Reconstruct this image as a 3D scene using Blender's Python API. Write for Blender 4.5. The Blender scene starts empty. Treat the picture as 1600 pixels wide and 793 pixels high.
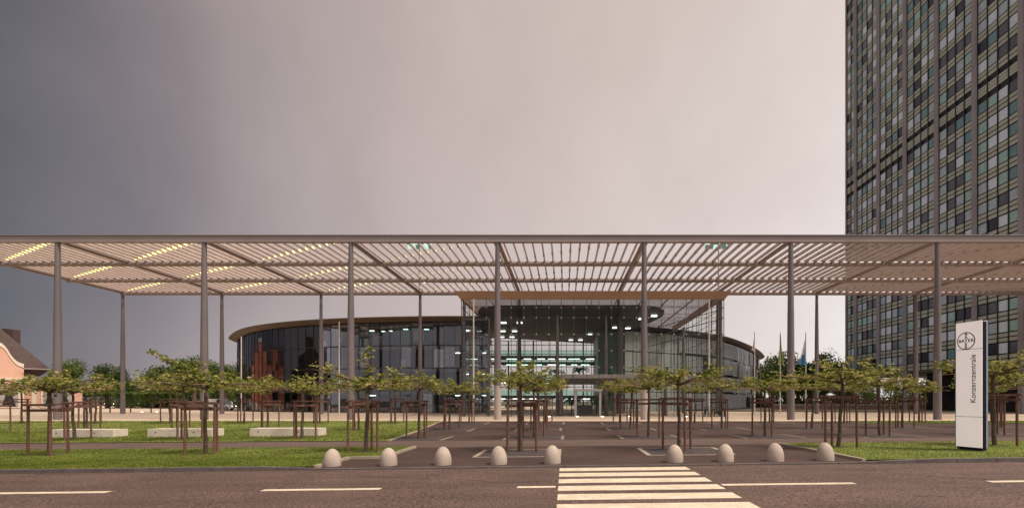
import bpy, math, random
from mathutils import Vector, Matrix
PI = math.pi
sc = bpy.context.scene
col = sc.collection
rnd = random.Random(7)

# ------------------------------------------------------------------ camera, world, sun, exposure
F, EYE, CX, HY = 798.0, 1.67, 882.6, 625.0        # lens of the view camera in photo pixels, eye height, shifted axis
cam_d = bpy.data.cameras.new('camera')
cam = bpy.data.objects.new('camera', cam_d)
col.objects.link(cam)
cam.location = (0, 0, EYE)
cam.rotation_euler = (PI / 2, 0, 0)
cam_d.sensor_width = 36
cam_d.lens = F / 1600 * 36
cam_d.shift_x = (800 - CX) / 1600
cam_d.shift_y = (HY - 396.5) / 1600
cam_d.clip_start = 0.1
cam_d.clip_end = 3000
sc.camera = cam

sc.view_settings.view_transform = 'Standard'
sc.view_settings.look = 'None'
sc.view_settings.exposure = 0.4
sc.cycles.transparent_max_bounces = 32
sc.view_settings.gamma = 1.0


def lin(c):
    c = c / 255.0
    return c / 12.92 if c <= 0.04045 else ((c + 0.055) / 1.055) ** 2.4


def rgb(r, g, b):
    return (lin(r), lin(g), lin(b), 1)


to_sun = Vector((0.50, -0.24, 0.84)).normalized()
sun_d = bpy.data.lights.new('sun', 'SUN')
sun_d.energy = 3.6
sun_d.angle = math.radians(13)
sun_d.color = (1.0, 0.86, 0.71)
sun = bpy.data.objects.new('sun', sun_d)
col.objects.link(sun)
sun.rotation_euler = to_sun.to_track_quat('Z', 'Y').to_euler()

w = bpy.data.worlds.new('World')
sc.world = w
w.use_nodes = True
nt = w.node_tree
nt.nodes.clear()
N = nt.nodes.new
out = N('ShaderNodeOutputWorld')
sky = N('ShaderNodeTexSky')
sky.sky_type = 'NISHITA'
sky.sun_disc = False
sky.sun_elevation = math.asin(to_sun.z)
sky.sun_rotation = math.atan2(to_sun.x, to_sun.y)
bg1 = N('ShaderNodeBackground')
bg1.inputs['Strength'].default_value = 0.08
nt.links.new(sky.outputs[0], bg1.inputs['Color'])
tc = N('ShaderNodeTexCoord')
dot = N('ShaderNodeVectorMath')
dot.operation = 'DOT_PRODUCT'
dot.inputs[1].default_value = (0.78, -0.15, -0.20)       # the storm stands to the left, the bright cloud to the right
nt.links.new(tc.outputs['Generated'], dot.inputs[0])
mp = N('ShaderNodeMapping')
mp.inputs['Scale'].default_value = (2.2, 1.6, 1.5)
mp.inputs['Rotation'].default_value = (0.3, 0.5, 0.2)
nt.links.new(tc.outputs['Generated'], mp.inputs[0])
nz = N('ShaderNodeTexNoise')
nz.inputs['Scale'].default_value = 1.6
nz.inputs['Detail'].default_value = 4
nz.inputs['Roughness'].default_value = 0.5
nz.inputs['Distortion'].default_value = 0.6
nt.links.new(mp.outputs[0], nz.inputs['Vector'])
m1 = N('ShaderNodeMath')
m1.operation = 'MULTIPLY_ADD'
m1.inputs[1].default_value = 0.11
m1.inputs[2].default_value = -0.05
nt.links.new(nz.outputs['Fac'], m1.inputs[0])
m2 = N('ShaderNodeMath')
m2.operation = 'ADD'
sep = N('ShaderNodeSeparateXYZ')
nt.links.new(tc.outputs['Generated'], sep.inputs[0])
mrg = N('ShaderNodeMapRange')                           # the cloud thins out smoothly behind the photographer
mrg.interpolation_type = 'SMOOTHSTEP'
mrg.inputs[1].default_value = 0.45
mrg.inputs[2].default_value = -0.9
mrg.inputs[3].default_value = 0.0
mrg.inputs[4].default_value = 0.52
nt.links.new(sep.outputs['Y'], mrg.inputs[0])
m2b = N('ShaderNodeMath')
nt.links.new(dot.outputs['Value'], m2b.inputs[0])
nt.links.new(mrg.outputs[0], m2b.inputs[1])
nt.links.new(m2b.outputs[0], m2.inputs[0])
nt.links.new(m1.outputs[0], m2.inputs[1])
m3 = N('ShaderNodeMath')
m3.operation = 'MULTIPLY_ADD'
m3.inputs[1].default_value = 0.5
m3.inputs[2].default_value = 0.5
nt.links.new(m2.outputs[0], m3.inputs[0])
ramp = N('ShaderNodeValToRGB')
els = ramp.color_ramp.elements
stops = [(0.0, (80, 82, 92)), (0.148, (99, 98, 107)), (0.165, (117, 113, 120)), (0.185, (136, 128, 133)), (0.205, (153, 143, 147)), (0.228, (167, 157, 159)),
         (0.285, (189, 176, 175)), (0.41, (207, 194, 191)), (0.55, (220, 210, 208)), (0.62, (235, 227, 226)), (1.0, (246, 239, 237))]
els[0].position, els[0].color = stops[0][0], rgb(*stops[0][1])
els[1].position, els[1].color = stops[-1][0], rgb(*stops[-1][1])
for p, c in stops[1:-1]:
    e = els.new(p)
    e.color = rgb(*c)
nt.links.new(m3.outputs[0], ramp.inputs[0])
bg2 = N('ShaderNodeBackground')
bg2.inputs['Strength'].default_value = 0.80
warm = N('ShaderNodeMix')                               # higher cloud is a little warmer
warm.data_type = 'RGBA'
warm.blend_type = 'MULTIPLY'
warm.inputs[7].default_value = (1.0, 0.93, 0.85, 1)
zf = N('ShaderNodeMath')
zf.operation = 'MULTIPLY'
zf.use_clamp = True
zf.inputs[1].default_value = 0.95
nt.links.new(sep.outputs['Z'], zf.inputs[0])
nt.links.new(zf.outputs[0], warm.inputs[0])
nz2 = N('ShaderNodeTexNoise')                          # soft mottling of the cloud base
nz2.inputs['Scale'].default_value = 3.2
nz2.inputs['Detail'].default_value = 6
nz2.inputs['Roughness'].default_value = 0.55
nz2.inputs['Distortion'].default_value = 0.4
nt.links.new(mp.outputs[0], nz2.inputs['Vector'])
mo = N('ShaderNodeMapRange')
mo.inputs[1].default_value, mo.inputs[2].default_value = 0.32, 0.68
mo.inputs[3].default_value, mo.inputs[4].default_value = 0.965, 1.03
nt.links.new(nz2.outputs['Fac'], mo.inputs[0])
mot = N('ShaderNodeVectorMath')
mot.operation = 'SCALE'
nt.links.new(ramp.outputs[0], mot.inputs[0])
nt.links.new(mo.outputs[0], mot.inputs['Scale'])
nt.links.new(mot.outputs[0], warm.inputs[6])
nt.links.new(warm.outputs[2], bg2.inputs['Color'])
mix = N('ShaderNodeMixShader')
mix.inputs[0].default_value = 0.965
nt.links.new(bg1.outputs[0], mix.inputs[1])
nt.links.new(bg2.outputs[0], mix.inputs[2])
nt.links.new(mix.outputs[0], out.inputs['Surface'])

# ------------------------------------------------------------------ materials
MATS = {}


def mat(name, c, rough=0.7, c2=None, scale=3.0, bump=0.0, bscale=60.0, metal=0.0, spec=0.5, emit=None, es=1.0, detail=4, fine=None):
    if name in MATS:
        return MATS[name]
    m = bpy.data.materials.new(name)
    m.use_nodes = True
    t = m.node_tree
    b = t.nodes['Principled BSDF']
    b.inputs['Roughness'].default_value = rough
    b.inputs['Metallic'].default_value = metal
    b.inputs['Specular IOR Level'].default_value = spec
    c = tuple(c) + (1,) if len(c) == 3 else c
    b.inputs['Base Color'].default_value = c
    g = t.nodes.new('ShaderNodeNewGeometry')
    if c2:
        c2 = tuple(c2) + (1,) if len(c2) == 3 else c2
        n = t.nodes.new('ShaderNodeTexNoise')
        n.inputs['Scale'].default_value = scale
        n.inputs['Detail'].default_value = detail
        t.links.new(g.outputs['Position'], n.inputs['Vector'])
        r = t.nodes.new('ShaderNodeValToRGB')
        r.color_ramp.elements[0].position = 0.35
        r.color_ramp.elements[1].position = 0.65
        r.color_ramp.elements[0].color = c
        r.color_ramp.elements[1].color = c2
        t.links.new(n.outputs['Fac'], r.inputs[0])
        res = r.outputs[0]
        if fine:
            n2 = t.nodes.new('ShaderNodeTexNoise')
            n2.inputs['Scale'].default_value = fine[0]
            n2.inputs['Detail'].default_value = 2
            t.links.new(g.outputs['Position'], n2.inputs['Vector'])
            mr = t.nodes.new('ShaderNodeMapRange')
            mr.inputs[1].default_value = 0.3
            mr.inputs[2].default_value = 0.7
            mr.inputs[3].default_value = 1 - fine[1]
            mr.inputs[4].default_value = 1 + fine[1]
            t.links.new(n2.outputs['Fac'], mr.inputs[0])
            mx = t.nodes.new('ShaderNodeVectorMath')
            mx.operation = 'SCALE'
            t.links.new(res, mx.inputs[0])
            t.links.new(mr.outputs[0], mx.inputs['Scale'])
            res = mx.outputs[0]
        t.links.new(res, b.inputs['Base Color'])
    if bump:
        n = t.nodes.new('ShaderNodeTexNoise')
        n.inputs['Scale'].default_value = bscale
        n.inputs['Detail'].default_value = 3
        t.links.new(g.outputs['Position'], n.inputs['Vector'])
        bp = t.nodes.new('ShaderNodeBump')
        bp.inputs['Strength'].default_value = bump
        bp.inputs['Distance'].default_value = 0.02
        t.links.new(n.outputs['Fac'], bp.inputs['Height'])
        t.links.new(bp.outputs[0], b.inputs['Normal'])
    if emit:
        b.inputs['Emission Color'].default_value = tuple(emit) + (1,)
        b.inputs['Emission Strength'].default_value = es
    MATS[name] = m
    return m


def glass(name, tint, ior=1.5, refl=1.0, gcol=(1, 1, 1)):
    m = bpy.data.materials.new(name)
    m.use_nodes = True
    t = m.node_tree
    t.nodes.clear()
    o = t.nodes.new('ShaderNodeOutputMaterial')
    tr = t.nodes.new('ShaderNodeBsdfTransparent')
    tr.inputs[0].default_value = tuple(tint) + (1,)
    gl = t.nodes.new('ShaderNodeBsdfGlossy')
    gl.inputs['Roughness'].default_value = 0.015
    gl.inputs[0].default_value = tuple(gcol) + (1,)
    fr = t.nodes.new('ShaderNodeFresnel')
    fr.inputs[0].default_value = ior
    mu = t.nodes.new('ShaderNodeMath')
    mu.operation = 'MULTIPLY'
    mu.use_clamp = True
    mu.inputs[1].default_value = refl
    t.links.new(fr.outputs[0], mu.inputs[0])
    mx = t.nodes.new('ShaderNodeMixShader')
    t.links.new(mu.outputs[0], mx.inputs[0])
    t.links.new(tr.outputs[0], mx.inputs[1])
    t.links.new(gl.outputs[0], mx.inputs[2])
    t.links.new(mx.outputs[0], o.inputs[0])
    MATS[name] = m
    return m


def leaf_mat(name, a, b, c, scale=2.2):
    m = bpy.data.materials.new(name)
    m.use_nodes = True
    t = m.node_tree
    t.nodes.clear()
    o = t.nodes.new('ShaderNodeOutputMaterial')
    g = t.nodes.new('ShaderNodeNewGeometry')
    n = t.nodes.new('ShaderNodeTexNoise')
    n.inputs['Scale'].default_value = scale
    n.inputs['Detail'].default_value = 4
    t.links.new(g.outputs['Position'], n.inputs['Vector'])
    r = t.nodes.new('ShaderNodeValToRGB')
    e = r.color_ramp.elements
    e[0].position, e[0].color = 0.36, tuple(a) + (1,)
    e[1].position, e[1].color = 0.66, tuple(c) + (1,)
    k = e.new(0.5)
    k.color = tuple(b) + (1,)
    mxr = t.nodes.new('ShaderNodeMath')
    mxr.operation = 'MULTIPLY_ADD'
    mxr.inputs[1].default_value = 0.28
    mxr.inputs[2].default_value = -0.14
    t.links.new(g.outputs['Random Per Island'], mxr.inputs[0])
    ad = t.nodes.new('ShaderNodeMath')
    t.links.new(n.outputs['Fac'], ad.inputs[0])
    t.links.new(mxr.outputs[0], ad.inputs[1])
    t.links.new(ad.outputs[0], r.inputs[0])
    d = t.nodes.new('ShaderNodeBsdfDiffuse')
    tl = t.nodes.new('ShaderNodeBsdfTranslucent')
    t.links.new(r.outputs[0], d.inputs[0])
    t.links.new(r.outputs[0], tl.inputs[0])
    mx = t.nodes.new('ShaderNodeMixShader')
    mx.inputs[0].default_value = 0.45
    t.links.new(d.outputs[0], mx.inputs[1])
    t.links.new(tl.outputs[0], mx.inputs[2])
    t.links.new(mx.outputs[0], o.inputs[0])
    MATS[name] = m
    return m


M_road = mat('road_asphalt', (0.078, 0.046, 0.038), 0.85, (0.098, 0.060, 0.050), 0.5, 0.7, 60, fine=(24, 0.8))
def streaks(m, sx, sy, amp):                      # long tyre-worn bands and stains along the carriageway
    t = m.node_tree
    b = t.nodes['Principled BSDF']
    src = b.inputs['Base Color'].links[0].from_socket
    g = t.nodes.new('ShaderNodeNewGeometry')
    mpp = t.nodes.new('ShaderNodeMapping')
    mpp.inputs['Scale'].default_value = (sx, sy, 1)
    n = t.nodes.new('ShaderNodeTexNoise')
    n.inputs['Scale'].default_value = 1.0
    n.inputs['Detail'].default_value = 5
    n.inputs['Roughness'].default_value = 0.6
    mr = t.nodes.new('ShaderNodeMapRange')
    mr.inputs[1].default_value, mr.inputs[2].default_value = 0.3, 0.7
    mr.inputs[3].default_value, mr.inputs[4].default_value = 1 - amp, 1 + amp
    sc_n = t.nodes.new('ShaderNodeVectorMath')
    sc_n.operation = 'SCALE'
    t.links.new(g.outputs['Position'], mpp.inputs[0])
    t.links.new(mpp.outputs[0], n.inputs['Vector'])
    t.links.new(n.outputs['Fac'], mr.inputs[0])
    t.links.new(src, sc_n.inputs[0])
    t.links.new(mr.outputs[0], sc_n.inputs['Scale'])
    t.links.new(sc_n.outputs[0], b.inputs['Base Color'])
streaks(M_road, .05, 1.1, .22)
streaks(M_road, .6, .7, .14)
M_path = mat('path_asphalt', (0.082, 0.052, 0.044), 0.9, (0.100, 0.064, 0.055), 0.6, 0.3, 90, fine=(30, 0.35))
M_square = mat('square_asphalt', (0.038, 0.018, 0.0145), 0.9, (0.052, 0.0265, 0.021), 0.6, 0.3, 90, fine=(30, 0.4))
streaks(M_path, .12, .6, .14)
streaks(M_square, .35, .4, .2)
M_gravel = mat('pit_gravel', (0.035, 0.026, 0.026), 0.95, (0.068, 0.052, 0.050), 6, 0.8, 60, fine=(30, 0.8))
M_plaza = mat('plaza_stone', (0.42, 0.33, 0.25), 0.8, (0.49, 0.395, 0.305), 0.5, 0.2, 40)
M_soil = mat('soil', (0.05, 0.055, 0.03), 0.95, (0.07, 0.075, 0.04), 0.3)
M_grass = mat('lawn', (0.098, 0.130, 0.018), 0.95, (0.155, 0.180, 0.034), 0.55, 0.8, 30, fine=(14, 0.35))
M_paint = mat('road_paint', (0.62, 0.535, 0.42), 0.7, (0.52, 0.44, 0.34), 5, 0.2, 80, fine=(60, 0.12))
streaks(M_grass, .25, .3, .25)
streaks(M_paint, 1.2, 6.0, .18)
def wear(m, under, lo):                            # paint rubbed through to the asphalt
    t = m.node_tree
    b = t.nodes['Principled BSDF']
    src = b.inputs['Base Color'].links[0].from_socket
    g = t.nodes.new('ShaderNodeNewGeometry')
    n = t.nodes.new('ShaderNodeTexNoise')
    n.inputs['Scale'].default_value = 9
    n.inputs['Detail'].default_value = 8
    n.inputs['Roughness'].default_value = 0.75
    mr = t.nodes.new('ShaderNodeMapRange')
    mr.inputs[1].default_value, mr.inputs[2].default_value = lo, lo + .08
    mx = t.nodes.new('ShaderNodeMix')
    mx.data_type = 'RGBA'
    mx.inputs[7].default_value = tuple(under) + (1,)
    t.links.new(g.outputs['Position'], n.inputs['Vector'])
    t.links.new(n.outputs['Fac'], mr.inputs[0])
    t.links.new(mr.outputs[0], mx.inputs[0])
    t.links.new(src, mx.inputs[6])
    t.links.new(mx.outputs[2], b.inputs['Base Color'])
wear(M_paint, (.12, .085, .07), .60)
M_kerb = mat('kerb_stone', (0.085, 0.070, 0.068), 0.85, (0.12, 0.10, 0.095), 3, 0.3, 70)
M_edge = mat('edging_stone', (0.36, 0.29, 0.23), 0.85, (0.27, 0.22, 0.18), 4)
M_edge2 = mat('worn_edging_stone', (0.24, 0.185, 0.145), 0.85, (0.15, 0.115, 0.09), 5)
M_steel = mat('canopy_steel', (0.235, 0.182, 0.176), 0.42, (0.265, 0.208, 0.20), 0.4)
M_colpaint = mat('column_paint', (0.118, 0.098, 0.103), 0.42, (0.138, 0.114, 0.119), 0.5)
M_colbase = mat('column_base_paint', (0.32, 0.265, 0.255), 0.5)
M_louvre = mat('louvre_aluminium', (0.45, 0.36, 0.325), 0.5, (0.51, 0.41, 0.37), 1.2)
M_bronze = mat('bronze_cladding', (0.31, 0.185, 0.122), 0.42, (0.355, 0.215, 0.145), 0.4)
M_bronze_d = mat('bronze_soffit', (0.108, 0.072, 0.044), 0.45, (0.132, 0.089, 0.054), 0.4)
M_dark = mat('dark_frame', (0.025, 0.022, 0.024), 0.4)
M_joint = mat('joint_seal', (0.03, 0.03, 0.033), 0.5)
M_ceil = mat('dark_ceiling', (0.022, 0.012, 0.011), 0.6, (0.032, 0.019, 0.017), 0.3)
M_slab = mat('floor_slab', (0.12, 0.11, 0.11), 0.6)
M_slabedge = mat('slab_edge', (0.30, 0.26, 0.255), 0.5)
M_intwall = mat('interior_wall', (0.10, 0.10, 0.105), 0.6, (0.20, 0.20, 0.21), 0.35)
M_intgreen = mat('interior_green', (0.06, 0.11, 0.085), 0.4)
M_light = mat('lamp_white', (0.9, 0.95, 0.9), 0.5, emit=(0.92, 1.0, 0.93), es=3.6)
M_lightg = mat('lamp_green', (0.5, 0.9, 0.7), 0.5, emit=(0.55, 1.0, 0.72), es=3.0)
M_head = mat('headlamp', (1, 1, 1), 0.3, emit=(1, 0.96, 0.85), es=3)
M_glint = mat('louvre_glint', (0.9, 0.8, 0.4), 0.4, emit=(1.0, 0.80, 0.36), es=0.5)  # emission stands in for sunlight glinting off the left louvre plates
M_glint2 = mat('louvre_glint_dim', (0.6, 0.5, 0.3), 0.4, emit=(1.0, 0.80, 0.36), es=0.3)
M_dulltan = mat('dull_tan', (0.34, 0.29, 0.19), 0.5)
M_mirror = mat('mirror_panel', (0.35, 0.52, 0.50), 0.25, emit=(0.62, 0.95, 0.85), es=0.55)  # emission stands in for the lamp light these mirrors reflect
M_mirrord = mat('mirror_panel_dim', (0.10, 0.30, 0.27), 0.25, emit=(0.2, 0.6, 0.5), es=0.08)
M_granite = mat('granite', (0.33, 0.27, 0.23), 0.85, (0.41, 0.34, 0.29), 3, 0.25, 90, fine=(70, 0.18))
M_bench = mat('bench_stone', (0.52, 0.46, 0.40), 0.85, (0.60, 0.53, 0.45), 3, 0.15, 50, fine=(30, 0.08))
M_hole = mat('dark_hole', (0.02, 0.02, 0.02), 0.9)
M_stake = mat('stake_wood', (0.105, 0.046, 0.032), 0.85, (0.150, 0.073, 0.051), 7, 0.4, 40)
M_rail = mat('rail_wood', (0.105, 0.045, 0.036), 0.85, (0.15, 0.075, 0.058), 7)
M_cane = mat('cane', (0.24, 0.13, 0.07), 0.8)
M_bark = mat('young_bark', (0.060, 0.040, 0.030), 0.9, (0.11, 0.075, 0.05), 9, 0.5, 40)
M_leaf = leaf_mat('plane_leaf', (0.095, 0.125, 0.022), (0.24, 0.25, 0.062), (0.40, 0.35, 0.14))
M_leafd = leaf_mat('far_leaf_dark', (0.030, 0.052, 0.016), (0.060, 0.095, 0.030), (0.115, 0.142, 0.045), 0.7)
M_leafm = leaf_mat('far_leaf_mid', (0.045, 0.078, 0.020), (0.090, 0.135, 0.036), (0.16, 0.19, 0.055), 0.7)
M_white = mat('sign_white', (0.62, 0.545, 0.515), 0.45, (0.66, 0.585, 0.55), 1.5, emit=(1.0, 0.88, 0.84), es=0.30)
M_signdark = mat('sign_recess', (0.012, 0.010, 0.018), 0.7, spec=0.1)
M_signblue = mat('sign_edge_blue', (0.16, 0.30, 0.44), 0.4)
M_text = mat('sign_text', (0.03, 0.026, 0.03), 0.5)
M_ringb = mat('logo_ring_blue', (0.02, 0.05, 0.10), 0.4)
M_ringg = mat('logo_ring_green', (0.12, 0.14, 0.05), 0.4)
M_pole = mat('pole_white', (0.55, 0.50, 0.48), 0.4)
M_fgreen = mat('flag_green', (0.16, 0.18, 0.03), 0.8, (0.24, 0.25, 0.05), 3)
M_fblue = mat('flag_blue', (0.055, 0.17, 0.32), 0.8)
M_fwhite = mat('flag_white', (0.62, 0.60, 0.58), 0.8)
M_tcol = mat('tower_column', (0.265, 0.245, 0.268), 0.6, (0.305, 0.28, 0.305), 0.25, 0.1, 10)
M_tback = mat('tower_frame', (0.013, 0.013, 0.016), 0.5)
M_tspan = mat('tower_spandrel', (0.40, 0.43, 0.365), 0.55, (0.46, 0.485, 0.42), 0.3)
TW = [mat('tower_glass_' + n, c, 0.22, c2, 2.0, spec=0.8) for n, c, c2 in (
    ('pale', (0.60, 0.72, 0.84), (0.70, 0.80, 0.90)), ('grey', (0.36, 0.46, 0.54), (0.46, 0.56, 0.64)),
    ('teal', (0.12, 0.25, 0.28), (0.17, 0.31, 0.34)), ('slate', (0.075, 0.09, 0.11), (0.11, 0.125, 0.15)),
    ('black', (0.010, 0.012, 0.020), (0.018, 0.022, 0.035)), ('mint', (0.29, 0.48, 0.46), (0.36, 0.56, 0.54)))]
M_twlit = mat('tower_glass_lit', (0.3, 0.5, 0.4), 0.3, emit=(0.6, 1.0, 0.75), es=0.6)
M_pink = mat('pink_render', (0.64, 0.385, 0.295), 0.85, (0.60, 0.355, 0.27), 0.8)
M_cream = mat('cream_trim', (0.66, 0.58, 0.48), 0.8)
M_roof = mat('roof_tile', (0.050, 0.030, 0.030), 0.8, (0.068, 0.042, 0.040), 2.0, 0.6, 12)
M_brickd = mat('chimney_brick', (0.07, 0.04, 0.04), 0.9)
M_curtain = mat('curtain', (0.35, 0.31, 0.29), 0.9)
M_carw = mat('car_white', (0.55, 0.52, 0.50), 0.3)
M_card = mat('car_dark', (0.03, 0.035, 0.04), 0.25)
M_cars = mat('car_silver', (0.33, 0.32, 0.32), 0.3)
M_tyre = mat('tyre', (0.015, 0.015, 0.015), 0.9)
M_bike = mat('bike_frame', (0.03, 0.03, 0.05), 0.4)
M_blind = mat('blind_slat', (0.55, 0.56, 0.60), 0.5)
M_blindw = mat('white_blind', (0.66, 0.67, 0.70), 0.7)
M_gravelwall = mat('rubble_wall', (0.12, 0.085, 0.06), 0.9, (0.2, 0.15, 0.11), 3, 0.5, 12)
G_hall = glass('hall_glass', (0.945, 0.955, 0.95), 1.45, 0.12)
G_roof = glass('roof_glass', (0.80, 0.77, 0.78), 1.45, 0.5)
G_office = glass('office_glass', (0.90, 0.91, 0.93), 1.5, 1.15, (0.90, 0.92, 1.0))
G_plain = glass('window_glass', (0.5, 0.52, 0.55), 1.5, 1.0)


# ------------------------------------------------------------------ mesh helpers
class MB:
    def __init__(s):
        s.v, s.f, s.mi, s.cur = [], [], [], 0

    def q(s, *pts):
        i = len(s.v)
        s.v += [tuple(p) for p in pts]
        s.f.append(tuple(range(i, i + len(pts))))
        s.mi.append(s.cur)

    def box(s, x0, y0, z0, x1, y1, z1):
        s.hexa([(x0, y0, z0), (x1, y0, z0), (x1, y1, z0), (x0, y1, z0), (x0, y0, z1), (x1, y0, z1), (x1, y1, z1), (x0, y1, z1)])

    def hexa(s, p):
        i = len(s.v)
        s.v += [tuple(a) for a in p]
        for f in ((3, 2, 1, 0), (4, 5, 6, 7), (0, 1, 5, 4), (1, 2, 6, 5), (2, 3, 7, 6), (3, 0, 4, 7)):
            s.f.append(tuple(i + k for k in f))
            s.mi.append(s.cur)

    def obox(s, o, ux, uy, x0, x1, y0, y1, z0, z1):
        o, ux, uy = Vector(o), Vector(ux), Vector(uy)
        P = lambda a, b, c: o + ux * a + uy * b + Vector((0, 0, c))
        s.hexa([P(x0, y0, z0), P(x1, y0, z0), P(x1, y1, z0), P(x0, y1, z0), P(x0, y0, z1), P(x1, y0, z1), P(x1, y1, z1), P(x0, y1, z1)])

    def path(s, pts, rads, n=8, cap=True):
        pts = [Vector(p) for p in pts]
        rings = []
        for k, p in enumerate(pts):
            a = pts[max(0, k - 1)]
            b = pts[min(len(pts) - 1, k + 1)]
            d = (b - a).normalized()
            up = Vector((0, 0, 1)) if abs(d.z) < 0.9 else Vector((1, 0, 0))
            x = d.cross(up).normalized()
            y = x.cross(d).normalized()
            i = len(s.v)
            for j in range(n):
                t = 2 * PI * j / n
                s.v.append(tuple(p + x * (math.cos(t) * rads[k]) + y * (math.sin(t) * rads[k])))
            rings.append(i)
        for r0, r1 in zip(rings, rings[1:]):
            for j in range(n):
                s.f.append((r0 + j, r0 + (j + 1) % n, r1 + (j + 1) % n, r1 + j))
                s.mi.append(s.cur)
        if cap:
            s.f.append(tuple(rings[0] + j for j in reversed(range(n))))
            s.mi.append(s.cur)
            s.f.append(tuple(rings[-1] + j for j in range(n)))
            s.mi.append(s.cur)

    def tube(s, a, b, r, r2=None, n=8):
        s.path([a, b], [r, r if r2 is None else r2], n)

    def lathe(s, prof, n=20, c=(0, 0, 0)):
        i = len(s.v)
        for r, z in prof:
            for j in range(n):
                t = 2 * PI * j / n
                s.v.append((c[0] + r * math.cos(t), c[1] + r * math.sin(t), c[2] + z))
        for k in range(len(prof) - 1):
            for j in range(n):
                s.f.append((i + k * n + j, i + k * n + (j + 1) % n, i + (k + 1) * n + (j + 1) % n, i + (k + 1) * n + j))
                s.mi.append(s.cur)
        s.f.append(tuple(i + j for j in reversed(range(n))))
        s.mi.append(s.cur)
        s.f.append(tuple(i + (len(prof) - 1) * n + j for j in range(n)))
        s.mi.append(s.cur)

    def prism(s, poly, z0, z1):
        n = len(poly)
        i = len(s.v)
        s.v += [(p[0], p[1], z0) for p in poly] + [(p[0], p[1], z1) for p in poly]
        s.f.append(tuple(i + k for k in reversed(range(n))))
        s.f.append(tuple(i + n + k for k in range(n)))
        s.mi += [s.cur] * 2
        for k in range(n):
            s.f.append((i + k, i + (k + 1) % n, i + n + (k + 1) % n, i + n + k))
            s.mi.append(s.cur)

    def mesh(s, name, m, smooth=False):
        me = bpy.data.meshes.new(name)
        me.from_pydata(s.v, [], s.f)
        for k in (m if isinstance(m, (list, tuple)) else [m]):
            me.materials.append(k)
        if isinstance(m, (list, tuple)):
            me.polygons.foreach_set('material_index', s.mi)
        if smooth:
            me.polygons.foreach_set('use_smooth', [True] * len(me.polygons))
            if smooth != 'all':
                try:
                    me.set_sharp_from_angle(angle=math.radians(40))
                except Exception:
                    pass
        me.update()
        return me

    def build(s, name, m, parent=None, smooth=False, loc=None, rz=0):
        return inst(name, s.mesh(name, m, smooth), parent, loc, rz)


def inst(name, me, parent=None, loc=None, rz=0, rx=0):
    o = bpy.data.objects.new(name, me)
    col.objects.link(o)
    if parent:
        o.parent = parent
    if loc is not None:
        o.location = loc
    if rz or rx:
        o.rotation_euler = (rx, 0, rz)
    return o


def empty(name, loc=(0, 0, 0), rz=0):
    return inst(name, None, None, loc, rz)


def tag(o, label=None, cat=None, group=None, kind=None):
    if label:
        o['label'] = label
    if cat:
        o['category'] = cat
    if group:
        o['group'] = group
    if kind:
        o['kind'] = kind
    return o


def kids(o):
    return [c for c in bpy.data.objects if c.parent == o]


def copy_tree(o, parent=None, tree=None):
    c = o.copy()
    col.objects.link(c)
    c.parent = parent
    for ch in kids(o):
        copy_tree(ch, c)
    return c


# ------------------------------------------------------------------ terrain height: falls gently to the left near the road
def interp(x, ks):
    if x <= ks[0][0]:
        return ks[0][1]
    for (a, va), (b, vb) in zip(ks, ks[1:]):
        if x <= b:
            return va + (vb - va) * (x - a) / (b - a)
    return ks[-1][1]


SL = [(0, .0118), (13, .0118), (17, .0105), (21, .0065), (24, .006), (30, .0045), (36, .001), (39, 0)]
ZB = [(0, 0), (29, 0), (36, .1), (39, .1), (46, 0)]
KN = [0, 13, 17, 21, 24, 29, 30, 36, 39, 46]


def gz(x, d):
    return interp(d, SL) * max(-40, min(40, x)) + interp(d, ZB)


def at(px, py):                       # a point of the ground as read off the photograph at design time
    d = F * EYE / (py - HY)
    for _ in range(12):
        x = (px - CX) / F * d
        d = F * (EYE - gz(x, d)) / (py - HY)
    return x, d


def sheet(mb, d0, d1, xl, xr, off, step=3.0):
    ds = sorted(set([d0, d1] + [k for k in KN if d0 < k < d1] + [-40.0] * (d0 < -40 < d1) + [40.0] * (d0 < 40 < d1)))
    fl = xl if callable(xl) else (lambda d: xl)
    fr = xr if callable(xr) else (lambda d: xr)
    n = max(1, int((max(fr(d0), fr(d1)) - min(fl(d0), fl(d1))) / step))
    for a, b in zip(ds, ds[1:]):
        for k in range(n):
            p = []
            for d, t in ((a, k / n), (a, (k + 1) / n), (b, (k + 1) / n), (b, k / n)):
                x = fl(d) + (fr(d) - fl(d)) * t
                p.append((x, d, gz(x, d) + off))
            mb.q(*p)


def S(name, mb, m, parent=None):
    o = mb.build(name, m, parent)
    if not parent:
        o['kind'] = 'structure'
    return o


# ------------------------------------------------------------------ ground sheets
mb = MB()
mb.q((-900, -300, -1.2), (900, -300, -1.2), (900, 1200, -1.2), (-900, 1200, -1.2))
sheet(mb, -30, 400, -300, 300, -0.16, 20)
S('ground', mb, M_soil)
KERB = 13.0
mb = MB()
sheet(mb, -6, KERB, -80, 80, -0.03, 4)
road = S('road', mb, M_road)
mb = MB()
sheet(mb, KERB + 0.14, 38.8, -60, 60, 0.0, 4)
square = S('tree_square', mb, M_square)
mb = MB()
sheet(mb, 18.6, 21.6, -60, 60, 0.005, 4)
path_o = S('asphalt_path', mb, M_path)
mb = MB()
sheet(mb, 38.7, 150, -140, 140, 0.004, 8)
plaza = S('plaza_paving', mb, M_plaza)
lawn_edge = lambda d: -7.5 - (d - 21.6) * 0.107
mb = MB()
sheet(mb, 21.6, 38.7, -60, lawn_edge, 0.03, 4)
lawn = S('lawn', mb, M_grass)
mb = MB()
sheet(mb, KERB + 0.14, 15.3, -60, -6.5, 0.06, 4)
sheet(mb, 15.3, 18.6, -60, -5.5, 0.06, 4)
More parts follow.
